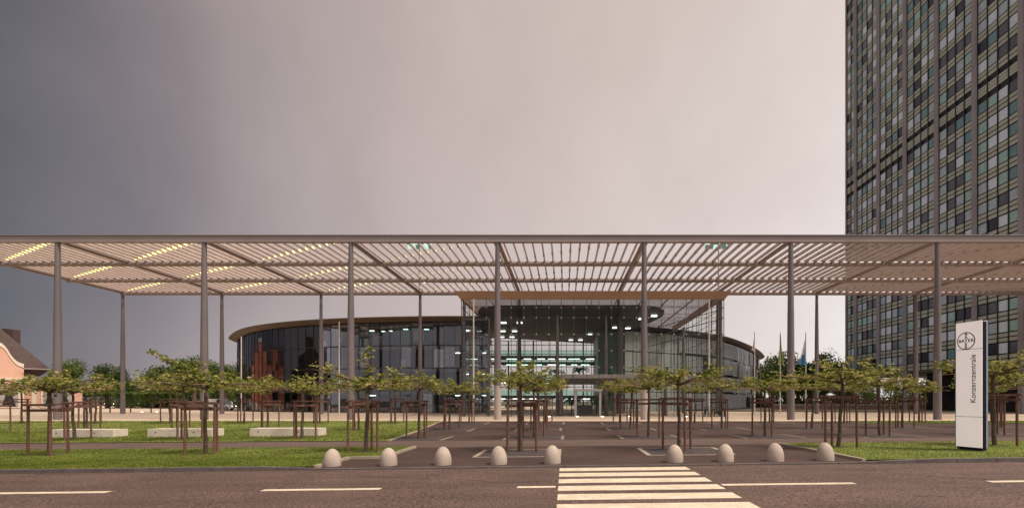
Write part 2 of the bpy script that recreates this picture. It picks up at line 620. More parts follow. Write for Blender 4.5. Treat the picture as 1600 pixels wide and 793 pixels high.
sheet(mb, KERB + 0.14, 18.6, 7.8, 60, 0.06, 4)
verge = S('grass_verge', mb, M_grass)
mb = MB()
sheet(mb, 34.3, 38.7, 21, 60, 0.03, 4)
S('grass_patch', mb, M_grass)
mb = MB()
sheet(mb, 77, 84, 25, 90, 0.03, 6)
S('far_lawn', mb, M_grass)

# grass blades on verges and lawn
gv, gf = [], []


def blades(n, d0, d1, xl, xr, h, off, wd):
    for _ in range(n):
        d = d0 + (d1 - d0) * rnd.random()
        a = xl(d) if callable(xl) else xl
        b = xr(d) if callable(xr) else xr
        x = a + (b - a) * rnd.random()
        z = gz(x, d) + off
        hh = h * (0.45 + 0.8 * rnd.random())
        t = rnd.random() * PI
        dx, dy = math.cos(t) * wd, math.sin(t) * wd
        lx, ly = (rnd.random() - .5) * hh, (rnd.random() - .5) * hh
        i = len(gv)
        gv.extend([(x - dx, d - dy, z), (x + dx, d + dy, z), (x + lx, d + ly, z + hh)])
        gf.append((i, i + 1, i + 2))


left_view = lambda d: -1.16 * d - 2.5
right_view = lambda d: 0.98 * d + 3
blades(34000, KERB + .15, 15.25, left_view, -6.52, 0.038, .055, .008)
blades(34000, 15.25, 18.55, left_view, -5.52, 0.038, .055, .008)
blades(22000, KERB + .15, 18.55, 7.85, right_view, 0.038, .055, .008)
blades(30000, 21.65, 29, left_view, lawn_edge, 0.06, .025, .012)
blades(14000, 29, 38.6, left_view, lawn_edge, 0.06, .025, .02)
blades(5000, 34.4, 38.6, 21.1, right_view, 0.06, .025, .02)
me = bpy.data.meshes.new('grass_blades')
me.from_pydata(gv, [], gf)
M_blade = leaf_mat('grass_blade', (0.085, 0.132, 0.016), (0.150, 0.190, 0.028), (0.225, 0.230, 0.052), 0.9)
me.materials.append(M_blade)
tag(inst('grass_blades', me), 'short mown grass on the lawn and road verges', 'grass', kind='stuff')

# ------------------------------------------------------------------ road markings, kerb, edging
for a, b, y in ((-70, 170, 766), (410, 595, 762), (808, 868, 758), (1128, 1335, 752.5), (1545, 1720, 748.5)):
    d = 10.08
    xa, xb = (a - CX) / F * d, (b - CX) / F * d
    mb = MB()
    sheet(mb, d - .1, d + .1, xa, xb, -0.026, 3)
    mb.build('lane_dash', M_paint, road)
for i in range(8):
    d1 = 12.83 - .89 * i
    mb = MB()
    sheet(mb, d1 - .55, d1, -.13, 3.03, -0.026, 1.0)
    mb.build('crosswalk_bar', M_paint, road)
for pts in ([(1225, 722), (1290, 728), (1370, 733), (1450, 741), (1545, 746), (1600, 752)], [(1425, 770), (1440, 772), (1455, 770.5), (1470, 772.5), (1480, 772)], [(560, 741), (640, 745), (700, 744), (780, 751), (860, 749)]):
    mb = MB()
    P = []
    for (pa, qa), (pb, qb) in zip(pts, pts[1:]):
        for k in range(5):
            P.append(at(pa + (pb - pa) * k / 5, qa + (qb - qa) * k / 5 + rnd.uniform(-.5, .5)))
    for (xa, da), (xb, db) in zip(P, P[1:]):
        w1_ = rnd.uniform(.012, .022)
        mb.q((xa, da - w1_, gz(xa, da) - .027), (xb, db - w1_, gz(xb, db) - .027), (xb, db + w1_, gz(xb, db) - .027), (xa, da + w1_, gz(xa, da) - .027))
    mb.build('crack', mat('crack_tar', (.03, .022, .02), .8), road)
kerb = empty('kerb')
kerb['kind'] = 'structure'


def ktop(x):
    return interp(x, [(-7.6, .075), (-6.0, .005), (7.2, .005), (9.4, .075)])


x = -24.0
while x < 24:
    L = 0.985
    p = []
    for dz in (0, 1):
        for (xx, yy) in ((x, KERB), (x + L, KERB), (x + L, KERB + .135), (x, KERB + .135)):
            p.append((xx, yy, gz(xx, KERB) + (ktop(xx) + rnd.uniform(-.003, .003) if dz else -.14)))
    m_ = MB()
    m_.hexa(p)
    m_.build('kerb_stone', M_kerb, kerb)
    x += 1.0

# pale edging strips of lawn, verge and tree pits
def edging(pts, wd=0.055, par=square, off=0.012, em=None):
    for (xa, da), (xb, db) in zip(pts, pts[1:]):
        v = Vector((xb - xa, db - da, 0))
        L = v.length
        v.normalize()
        nn = Vector((-v.y, v.x, 0)) * wd
        k = max(1, int(L / 1.0))
        for j in range(k):
            t0, t1 = L * j / k + .008, L * (j + 1) / k - .008
            P = []
            for z in (-.05, off):
                for t, sg in ((t0, -1), (t1, -1), (t1, 1), (t0, 1)):
                    xx, yy = xa + v.x * t + nn.x * sg, da + v.y * t + nn.y * sg
                    P.append((xx, yy, gz(xx, yy) + z))
            m = MB()
            m.hexa(P)
            m.build('edging_strip', em or M_edge, par)


edging([(lawn_edge(21.65) + .06, 21.65), (lawn_edge(38.6) + .06, 38.6)], .06, square, .045)
edging([(-6.44, KERB + .2), (-6.44, 15.24)], .05, square, .075)
edging([(-6.38, 15.24), (-5.5, 15.24)], .05, square, .075)
edging([(-5.44, 15.3), (-5.44, 18.55)], .05, square, .075)
edging([(7.74, KERB + .2), (7.74, 18.55)], .05, square, .075)

# ------------------------------------------------------------------ trees of the grid
TX = [-1.41 + 5.19 * k for k in range(-8, 8)]
ROWS = [(16.8, -3, 3, 'front row'), (23.0, -4, 4, 'second row'),
        (29.2, -6, 5, 'third row'), (35.4, -7, 6, 'back row')]


def crown_meshes(seed, R, nb, dens, special=None):
    r = random.Random(seed)
    br = MB()
    lv = MB()
    clumps = []
    canes = MB()
    for b in range(nb):
        a = 2 * PI * (b + r.uniform(-.3, .3)) / nb
        L = R * r.uniform(.72, 1.08)
        z0 = 2.16 + r.uniform(0, .14)
        z1 = z0 + r.uniform(.10, .42)
        pts = [(0, 0, z0 - .05)]
        for t in (.3, .6, 1.0):
            pts.append((math.cos(a + r.uniform(-.08, .08)) * L * t, math.sin(a + r.uniform(-.08, .08)) * L * t, z0 + (z1 - z0) * t ** .8 + r.uniform(-.04, .04)))
        br.path(pts, [.035, .026, .018, .006], 5)
        for _ in range(int(5.5 * dens)):
            t = r.uniform(.12, 1.04)
            p = Vector(pts[0]).lerp(Vector(pts[-1]), t)
            p += Vector((r.gauss(0, .20), r.gauss(0, .20), r.uniform(-.06, .15)))
            clumps.append((p, r.uniform(.13, .24)))
    for _ in range(r.randint(3, 6)):
        a, q = r.uniform(0, 2 * PI), R * r.uniform(.05, .8)
        b0 = Vector((math.cos(a) * q, math.sin(a) * q, 2.3))
        tip = b0 + Vector((r.gauss(0, .25), r.gauss(0, .25), r.uniform(.25, .62)))
        br.path([b0, (b0 + tip) / 2 + Vector((.04, 0, 0)), tip], [.014, .010, .004], 4)
        for t in (.4, .7, 1.0):
            clumps.append((b0.lerp(tip, t) + Vector((r.gauss(0, .08), r.gauss(0, .08), 0)), r.uniform(.11, .19)))
    if special == 'leader':
        br.path([(0, 0, 2.2), (.05, 0, 2.9), (.0, .03, 3.55)], [.03, .02, .006], 5)
        for t in range(10):
            clumps.append((Vector((r.gauss(0, .06), r.gauss(0, .06), 2.4 + t * .125)), .13))
    if special == 'bough':
        br.path([(0, 0, 2.3), (-.9, 0, 2.72), (-1.75, .05, 3.2)], [.03, .022, .006], 5)
        for t in range(16):
            k = t / 15
            clumps.append((Vector((-1.78 * k + r.gauss(0, .05), r.gauss(0, .08), 2.35 + .85 * k + r.uniform(-.02, .10))), .10))
    for sgn in (0, 1):
        a = r.uniform(0, PI)
        for off in (r.uniform(-.3, .3),):
            n = Vector((-math.sin(a), math.cos(a), 0)) * off
            d = Vector((math.cos(a), math.sin(a), 0)) * R * r.uniform(.85, 1.1)
            z = Vector((0, 0, 2.27 + sgn * .035))
            canes.tube(n - d + z, n + d + z + Vector((0, 0, r.uniform(-.10, .16))), .010, n=4)
    for p, cr in clumps:
        for _ in range(r.randint(9, 14)):
            o = Vector((r.gauss(0, 1), r.gauss(0, 1), r.gauss(0, .6))) * cr * .62
            c = p + o
            nrm = Vector((r.gauss(0, .55), r.gauss(0, .55), 1)).normalized()
            tx = nrm.cross(Vector((r.gauss(0, 1), r.gauss(0, 1), .1))).normalized()
            ty = nrm.cross(tx)
            sz = r.uniform(.040, .078)
            tip = c + tx * sz * 1.25
            lv.q(c - tx * sz, c - ty * sz * .9 + nrm * .012 + tx * .2 * sz, tip - nrm * .02, c + ty * sz * .9 + nrm * .012 + tx * .2 * sz)
    return lv.mesh('crown', M_leaf), br.mesh('branches', M_bark, True), canes.mesh('cane', M_cane)


CROWNS = [crown_meshes(11 + i, 1.82, 8, 1.0 + .12 * (i % 3)) for i in range(6)]
CR_LEAD = crown_meshes(41, 2.1, 8, 1.1, 'leader')
CR_BOUGH = crown_meshes(42, 2.1, 8, 1.0, 'bough')
TRUNKS = []
for i in range(4):
    r = random.Random(90 + i)
    mb = MB()
    zs = [-.1, .5, 1.0, 1.5, 1.95, 2.3]
    mb.path([(r.gauss(0, .018) * (k > 0), r.gauss(0, .018) * (k > 0), z) for k, z in enumerate(zs)], [.075, .062, .055, .052, .05, .042], 8)
    TRUNKS.append(mb.mesh('trunk', M_bark, True))
SR = .55
STAKE = MB()
STAKE.path([(0, 0, -.1), (0, 0, 1.66)], [.042, .039], 8)
STAKE = STAKE.mesh('stake', M_stake, True)
c3 = [(SR * math.cos(t), SR * math.sin(t)) for t in (-PI / 2, PI / 6, 5 * PI / 6)]
RAILS = []
Lr = math.dist(c3[0], c3[1])
mb = MB()
mb.box(-Lr / 2 - .12, -.022, -.045, Lr / 2 + .12, .022, .045)
RAIL = mb.mesh('rail', M_rail)
mb = MB()
mb.box(-Lr / 2 - .12, -.055, -.018, Lr / 2 + .12, .055, .018)
CAP = mb.mesh('cap_rail', M_rail)
ORD = ['first', 'second', 'third', 'fourth', 'fifth', 'sixth', 'seventh', 'eighth', 'ninth', 'tenth', 'eleventh', 'twelfth', 'thirteenth', 'fourteenth']
M_earth = mat('bare_earth', (0.085, 0.055, 0.032), 0.95, (0.06, 0.06, 0.025), 8)
pits = []
for ri, (d, k0, k1, rowname) in enumerate(ROWS):
    for n, k in enumerate(range(k0, k1 + 1)):
        r = random.Random(ri * 100 + k + 50)
        x = -1.41 + 5.19 * k + r.gauss(0, .05)
        y = d + r.gauss(0, .05)
        on_grass = (x < lawn_edge(max(d, 21.6)) + .3) or (ri == 0 and (x < -5.5 or x > 7.8)) or (ri == 3 and x > 21)
        z = gz(x, y) + (.02 if on_grass else 0)
        t = empty('plane_tree', (x, y, z))
        cr = CROWNS[r.randrange(6)]
        rz = r.uniform(0, 2 * PI)
        extra = ''
        if ri == 0 and k == -1:
            cr, rz, extra = CR_LEAD, 0.3, ', with upright leader'
        if ri == 0 and k == -2:
            cr, rz, extra = CR_BOUGH, 0.0, ', with rising bough'
        inst('trunk', TRUNKS[r.randrange(4)], t, (0, 0, 0), r.uniform(0, 6))
        s = r.uniform(.86, 1.12)
        t.rotation_euler = (r.gauss(0, .018), r.gauss(0, .018), 0)
        t.scale = (1, 1, r.uniform(.96, 1.05))
        c = inst('crown', cr[0], t, (0, 0, 0), rz)
        b = inst('branches', cr[1], t, (0, 0, 0), rz)
        e = inst('canes', cr[2], t, (0, 0, 0), rz)
        zs = s * (1.08 if ri == 0 else 1.0)
        for o in (c, b, e):
            o.scale = (s, s, 1)
        where = 'lawn' if on_grass and ri else ('verge' if on_grass else 'asphalt')
        tag(t, 'young flat-crowned plane tree on the %s, %s, %s from left%s' % (where, rowname, ORD[n], extra), 'tree', 'young plane trees in rows')
        q = empty('tree_stakes', (x, y, z), r.uniform(-.25, .25) + (PI if r.random() < .4 else 0))
        for (sx, sy) in c3:
            o = inst('stake', STAKE, q, (sx, sy, r.uniform(-.02, .02)))
            o.rotation_euler = (r.gauss(0, .008), r.gauss(0, .008), 0)
        for j in range(3):
            a, b2 = c3[j], c3[(j + 1) % 3]
            mid = ((a[0] + b2[0]) / 2, (a[1] + b2[1]) / 2)
            ang = math.atan2(b2[1] - a[1], b2[0] - a[0])
            inst('cap_rail', CAP, q, (mid[0], mid[1], 1.70 + j * .003 - (.036 if j == 1 else 0)), ang)
            if j != 1:
                inst('rail', RAIL, q, (mid[0], mid[1], 1.50 + .012 * j), ang)
        tag(q, 'brown timber stakes round the %s plane tree from the left in the %s' % (ORD[n], rowname), 'tree stakes', 'timber stakes round the plane trees')
        if on_grass:
            mb = MB()
            k_ = [(x + r.uniform(.22, .42) * math.cos(a * PI / 5), y + r.uniform(.22, .42) * math.sin(a * PI / 5)) for a in range(10)]
            mb.q(*[(p[0], p[1], gz(p[0], p[1]) + (.068 if ri == 0 else .038)) for p in k_])
            mb.build('soil_patch', M_earth, verge if ri == 0 else lawn)
        else:
            pits.append((x, d, ri))
for x, d, ri in pits:
    a = 1.2
    d0, d1 = d - 1.55, d + .75
    if ri:
        d0, d1 = d - 1.2, d + 1.2
    if d1 > 38.5:
        d1 = 38.5
    mb = MB()
    sheet(mb, d0, d1, x - a, x + a, .006, 1.2)
    mb.build('gravel_bed', M_gravel, square)
    edging([(x - a - .06, d0), (x - a - .06, d1)], .07, square, .014, M_edge2 if ri else None)
    edging([(x + a + .06, d0), (x + a + .06, d1)], .07, square, .014, M_edge2 if ri else None)
    if ri == 0:
        edging([(x - a, d0), (x + a, d0)], .03, square, .014)
        edging([(x - a, d1), (x + a, d1)], .025, square, .014)

# ------------------------------------------------------------------ bollards
prof = [(.215, -.05), (.222, .0), (.226, .08), (.222, .16), (.208, .24), (.180, .32), (.138, .39), (.085, .44), (.04, .462), (.008, .468)]
mb = MB()
mb.lathe(prof, 28)
BOL = mb.mesh('bollard', M_granite, 'all')
BL = ['on the left grass corner by the kerb', 'near the end of the left verge', 'third from the left on the open driveway', 'before the front gravel tree pit, left of two',
      'at the left corner of the zebra crossing', 'by the stakes right of the zebra crossing', 'second right of the zebra crossing',
      'third right of the zebra crossing', 'in front of the right verge, rightmost of all']
for (px, py), l in zip(((519, 727), (607, 726), (692, 725), (779, 724), (863, 723), (1054, 719), (1133, 717), (1211, 716), (1289, 714)), BL):
    x = (px - CX) / F * 13.62
    b = inst('bollard', BOL, None, (x, 13.62, gz(x, 13.62)))
    b.rotation_euler = (0, 0, rnd.uniform(0, 6))
    b.scale = (1, 1, rnd.uniform(.98, 1.04))
    tag(b, 'pale granite egg-shaped bollard ' + l, 'bollard', 'stone bollards along the kerb')

# ------------------------------------------------------------------ stone benches
for (pa, pb), l in zip(((75, 177), (230, 332), (390, 497)), ('left end of the lawn, behind the first staked tree', 'middle of the lawn between two others', 'right end of the lawn, nearest the driveway')):
    d = 24.6
    xa, xb = (pa - CX) / F * d, (pb - CX) / F * d
    z = gz((xa + xb) / 2, d)
    t = empty('stone_bench', ((xa + xb) / 2, d, z))
    h = (xb - xa) / 2
    mb = MB()
    c = .012
    mb.prism([(-h + c, 0), (h - c, 0), (h, c), (h, .85 - c), (h - c, .85), (-h + c, .85), (-h, .85 - c), (-h, c)], -.05, .40)
    mb.build('slab', M_bench, t)
    for sx in (-h * .75, h * .42):
        m2_ = MB()
        m2_.path([(sx, -.004, .24), (sx, .02, .24)], [.035, .035], 10)
        m2_.build('lifting_hole', M_hole, t)
    tag(t, 'long pale stone bench at the ' + l, 'bench', 'stone block benches on the lawn')

# ------------------------------------------------------------------ pergola canopy
D1, D2 = 43.0, 63.6
BAY = 12.345
XG = [-55.05 + BAY * i for i in range(10)]
XL, XR = -55.25, 58.6
ZT = 15.25
canopy = empty('louvre_canopy', (0, D1, 0))
tag(canopy, 'vast flat steel canopy of tan louvres on tall slender tapered columns', 'canopy')


def cp(mb, name, m, smooth=False):
    o = mb.build(name, m, canopy, smooth)
    o.location = (0, -D1, 0)
    return o


mb = MB()
mb.box(XL, D1 - .16, 14.98, XR, D1 + .16, 15.47)
mb.box(XL, D1 - .26, 15.47, XR, D1 + .22, 15.53)
mb.box(XL, D1 - .24, 14.93, XR, D1 + .2, 14.98)
cp(mb, 'front_beam', M_steel)
DB = [D1 + (D2 - D1) * t for t in (1 / 3, 2 / 3, 1)]
for d in DB:
    mb = MB()
    mb.path([(XL, d, 14.98), (XR, d, 14.98)], [.25, .25], 12)
    cp(mb, 'cross_beam', M_steel, True)
for i, x in enumerate(XG):
    if i == 9:
        x = 58.35
    mb = MB()
    mb.path([(x, D1 + .1, 15.08), (x, D2 + .1, 15.08)], [.19, .19], 12)
    cp(mb, 'girder', M_steel, True)
npan = 15
lou = MB()
hw, hh = .070, .150
for (x, z) in ():
    pass
sec = [(-hw, -hh * .6), (-hw * .5, -hh), (hw * .5, -hh), (hw, -hh * .6), (hw, hh * .6), (hw * .5, hh), (-hw * .5, hh), (-hw, hh * .6)]
L0, L1 = D1 + .17, D2 + .35
n = len(sec)
lou.v = [(x, L0 - D1, z) for x, z in sec] + [(x, L1 - D1, z) for x, z in sec]
lou.f = [tuple(range(n)), tuple(reversed(range(n, 2 * n)))] + [(k, n + k, n + (k + 1) % n, (k + 1) % n) for k in range(n)]
lou.mi = [0] * len(lou.f)
LOU = lou.mesh('louvre', M_louvre)
pitch = BAY / npan
lx = []
x = XL + pitch * .5 + .2
while x < XR - .2:
    if min(abs(x - g) for g in XG) > .25:
        o = inst('louvre', LOU, canopy, (x, 0, 15.28))
        o.rotation_euler = (0, rnd.gauss(0, .012), 0)
        lx.append(x)
    x += pitch
# brackets that hold every louvre to the round beams
mb = MB()
for d in DB:
    for x in lx:
        mb.box(x - .13, d - .33, 14.86, x + .13, d + .33, 15.17)
o = cp(mb, 'louvre_bracket', M_steel)
o['kind'] = 'stuff'
# plates on every louvre panel's diagonal; the left ones glow as painted sun glints
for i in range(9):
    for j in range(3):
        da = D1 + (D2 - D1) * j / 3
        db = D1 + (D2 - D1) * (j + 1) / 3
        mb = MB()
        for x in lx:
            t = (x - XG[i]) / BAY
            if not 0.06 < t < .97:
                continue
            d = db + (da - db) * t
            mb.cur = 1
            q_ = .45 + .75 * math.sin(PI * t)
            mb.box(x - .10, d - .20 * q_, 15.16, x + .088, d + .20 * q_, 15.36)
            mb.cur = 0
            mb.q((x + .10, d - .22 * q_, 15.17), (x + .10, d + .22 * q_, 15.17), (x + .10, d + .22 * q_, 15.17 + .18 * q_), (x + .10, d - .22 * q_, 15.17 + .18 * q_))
        o = cp(mb, 'glint_plate_row', [M_glint if i < 3 else (M_glint2 if i < 5 else M_dulltan), M_dulltan])
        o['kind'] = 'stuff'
colprof = lambda h: [(.27, 0), (.30, .02), (.305, 1.0), (.295, 4.5), (.265, 8.5), (.215, 12.5), (.185, h)]
for i, x in enumerate(XG):
    for d, hgt in ((D1, 14.95), (D2, 14.85)):
        if i == 9 and d == D2:
            continue
        mb = MB()
        s = 1.0 if d == D1 else .88
        mb.lathe([(r * s, z) for r, z in colprof(hgt)], 20, (x, d, 0))
        cobj = cp(mb, 'column', M_colpaint, True)
        if d == D1 and i in (4, 5):
            m_ = MB()
            m_.lathe([(.312 * s, 0.01), (.312 * s, 1.0), (.308 * s, 2.9)], 20, (x, d, 0))
            m_.build('column_sleeve', M_colbase, cobj, True)
# mirror masts rising from two rear columns
for s, i in ((-1, 3), (1, 6)):
    x = XG[i] + (0 if s < 0 else 0)
    t = empty('mirror_mast', (x, D2 - .35, 15))
    mb = MB()
    mb.path([(0, 0, .1), (0, 0, 6.15)], [.09, .07], 8)
    mb.build('mast', M_steel, t, True)
    for a in range(6):
        for b in range(2):
            m_ = MB()
            m_.obox((-1.5 + a * .52 - .05, -.3 + b * .42, 6.35 - b * .42), (1, 0, 0), (0, .7, -.7), 0, .47, 0, .56, 0, .04)
            m_.build('mirror', (M_mirror if (a + b) % 3 else M_mirrord) if s < 0 else (M_mirrord if (a + b) % 3 else M_mirror), t)
    m_ = MB()
    m_.box(-.2 + s * -.9, -.9, 1.05, .2 + s * -.9, -.6, 1.3)
    fl = m_.build('floodlight', M_light, t)
    m_ = MB()
    m_.tube((0, 0, 1.0), (s * -.9, -.75, 1.0), .04)
    m_.build('bracket', M_steel, t)
    tag(t, 'thin mast with greenish mirrors above the canopy, %s the glass hall' % ('left of' if s < 0 else 'above the right end of'), 'light mast', 'mirror masts over the canopy')

# ------------------------------------------------------------------ curved office building
ZR = 12.57
front_px = [(357, 531), (359, 524.5), (365, 518.5), (378, 512.5), (400, 507.5), (450, 501.5), (500, 498), (560, 495.5), (640, 493.7), (720, 493),
            (800, 494.5), (900, 500), (985, 507.5), (1050, 513), (1100, 519), (1133, 524.5), (1150, 530), (1165, 536), (1180, 543), (1190, 550), (1195, 558)]
cpz = []
for px, py in front_px:
    d = (ZR - EYE) * F / (HY - py)
    cpz.append(Vector(((px - CX) / F * d, d)))
cpz = [Vector((-60.2, 99.0))] + cpz + [Vector((52.0, 138.0))]


def catmull(p, k=16):
    r = []
    for i in range(len(p) - 1):
        a, b, c, d = p[max(i - 1, 0)], p[i], p[i + 1], p[min(i + 2, len(p) - 1)]
        for j in range(k):
            t = j / k
            r.append(.5 * ((2 * b) + (c - a) * t + (2 * a - 5 * b + 4 * c - d) * t * t + (3 * b - a - 3 * c + d) * t ** 3))
    r.append(p[-1])
    return r


def resample(p, step):
    L = [0]
    for a, b in zip(p, p[1:]):
        L.append(L[-1] + (b - a).length)
    n = int(L[-1] / step)
    r, j = [], 0
    for k in range(n + 1):
        s = L[-1] * k / n
        while j < len(L) - 2 and L[j + 1] < s:
            j += 1
        t = (s - L[j]) / max(1e-6, L[j + 1] - L[j])
        r.append(p[j].lerp(p[j + 1], t))
    return r


def smooth_poly(p, it=6):
    for _ in range(it):
        p = [p[0]] + [(a + 2 * b + c) / 4 for a, b, c in zip(p, p[1:], p[2:])] + [p[-1]]
    return p


def normals(p):
    r = []
    for i in range(len(p)):
        t = (p[min(i + 1, len(p) - 1)] - p[max(i - 1, 0)]).normalized()
        r.append(Vector((t.y, -t.x)))          # outward
    return r


RO = smooth_poly(resample(catmull(cpz), 1.5), 8)
RN = normals(RO)
off = lambda q: [p - n * q for p, n in zip(RO, RN)]
GL = off(1.3)
office = empty('office_building', (-30, 66, 0))
tag(office, 'long curved glass office building with bronze roof rim, behind the canopy', 'building')
hall = empty('entrance_hall', (2.9, 53.3, 0))
tag(hall, 'square glass entrance hall with bronze fascia projecting under the canopy', 'building')


def pt(par, mb, name, m, smooth=False):
    o = mb.build(name, m, par, smooth)
    o.location = (-par.location[0], -par.location[1], -par.location[2])
    return o


op = lambda mb, name, m, smooth=False: pt(office, mb, name, m, smooth)
hp = lambda mb, name, m, smooth=False: pt(hall, mb, name, m, smooth)
HX0, HX1, HD = -10.8, 16.6, 53.3


def zone(p):
    if p.x < HX0 + .2:
        return 'L'
    if p.x < 8.6 and p.y < 100:
        return 'O'                              # open to the hall
    return 'R'


nseg = len(GL) - 1
seg_zone = [zone((GL[i] + GL[i + 1]) / 2) for i in range(nseg)]
LEV = [0.0, 2.95, 5.95, 8.95, 11.95]
# roof slab: strip from the outer rim to 24 m inside
rear = []
for p, nn in zip(RO, RN):
    rear.append((p - nn * 19))
mb = MB()
for i in range(nseg):
    mb.q((RO[i].x, RO[i].y, ZR), (RO[i + 1].x, RO[i + 1].y, ZR), (rear[i + 1].x, rear[i + 1].y, ZR), (rear[i].x, rear[i].y, ZR))
    mb.q((GL[i].x, GL[i].y, 12.0), (rear[i].x, rear[i].y, 12.0), (rear[i + 1].x, rear[i + 1].y, 12.0), (GL[i + 1].x, GL[i + 1].y, 12.0))
roof = op(mb, 'roof', [M_ceil])
SO = off(1.0)
i = 0
while i < nseg:
    j = min(i + 2, nseg)
    if seg_zone[i] != 'O' and not (seg_zone[i] == 'R' and GL[i].x < HX1 - .6 and GL[i].y < 95):
        a, b = RO[i], RO[j]
        a2, b2 = SO[i], SO[j]
        g = (b - a).normalized() * .012
        mb = MB()
        m_i = (i + j) // 2
        pts_t = [RO[k] for k in range(i, j + 1)]
        pts_b = [SO[k] for k in range(i, j + 1)]
        pts_t[0], pts_t[-1] = pts_t[0] + g, pts_t[-1] - g
        pts_b[0], pts_b[-1] = pts_b[0] + g, pts_b[-1] - g
        for k in range(len(pts_t) - 1):
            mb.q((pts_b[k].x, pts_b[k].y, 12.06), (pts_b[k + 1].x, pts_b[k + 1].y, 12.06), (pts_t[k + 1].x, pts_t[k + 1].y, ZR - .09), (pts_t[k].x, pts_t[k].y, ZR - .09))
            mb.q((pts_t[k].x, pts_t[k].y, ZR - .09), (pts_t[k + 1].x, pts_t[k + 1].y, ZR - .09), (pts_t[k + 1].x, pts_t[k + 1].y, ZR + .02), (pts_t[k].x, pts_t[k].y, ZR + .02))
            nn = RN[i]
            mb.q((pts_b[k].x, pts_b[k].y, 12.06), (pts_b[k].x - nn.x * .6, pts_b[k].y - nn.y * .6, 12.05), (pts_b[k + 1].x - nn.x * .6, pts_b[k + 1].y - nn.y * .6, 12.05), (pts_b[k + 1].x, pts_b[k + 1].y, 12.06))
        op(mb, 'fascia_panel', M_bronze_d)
    i = j
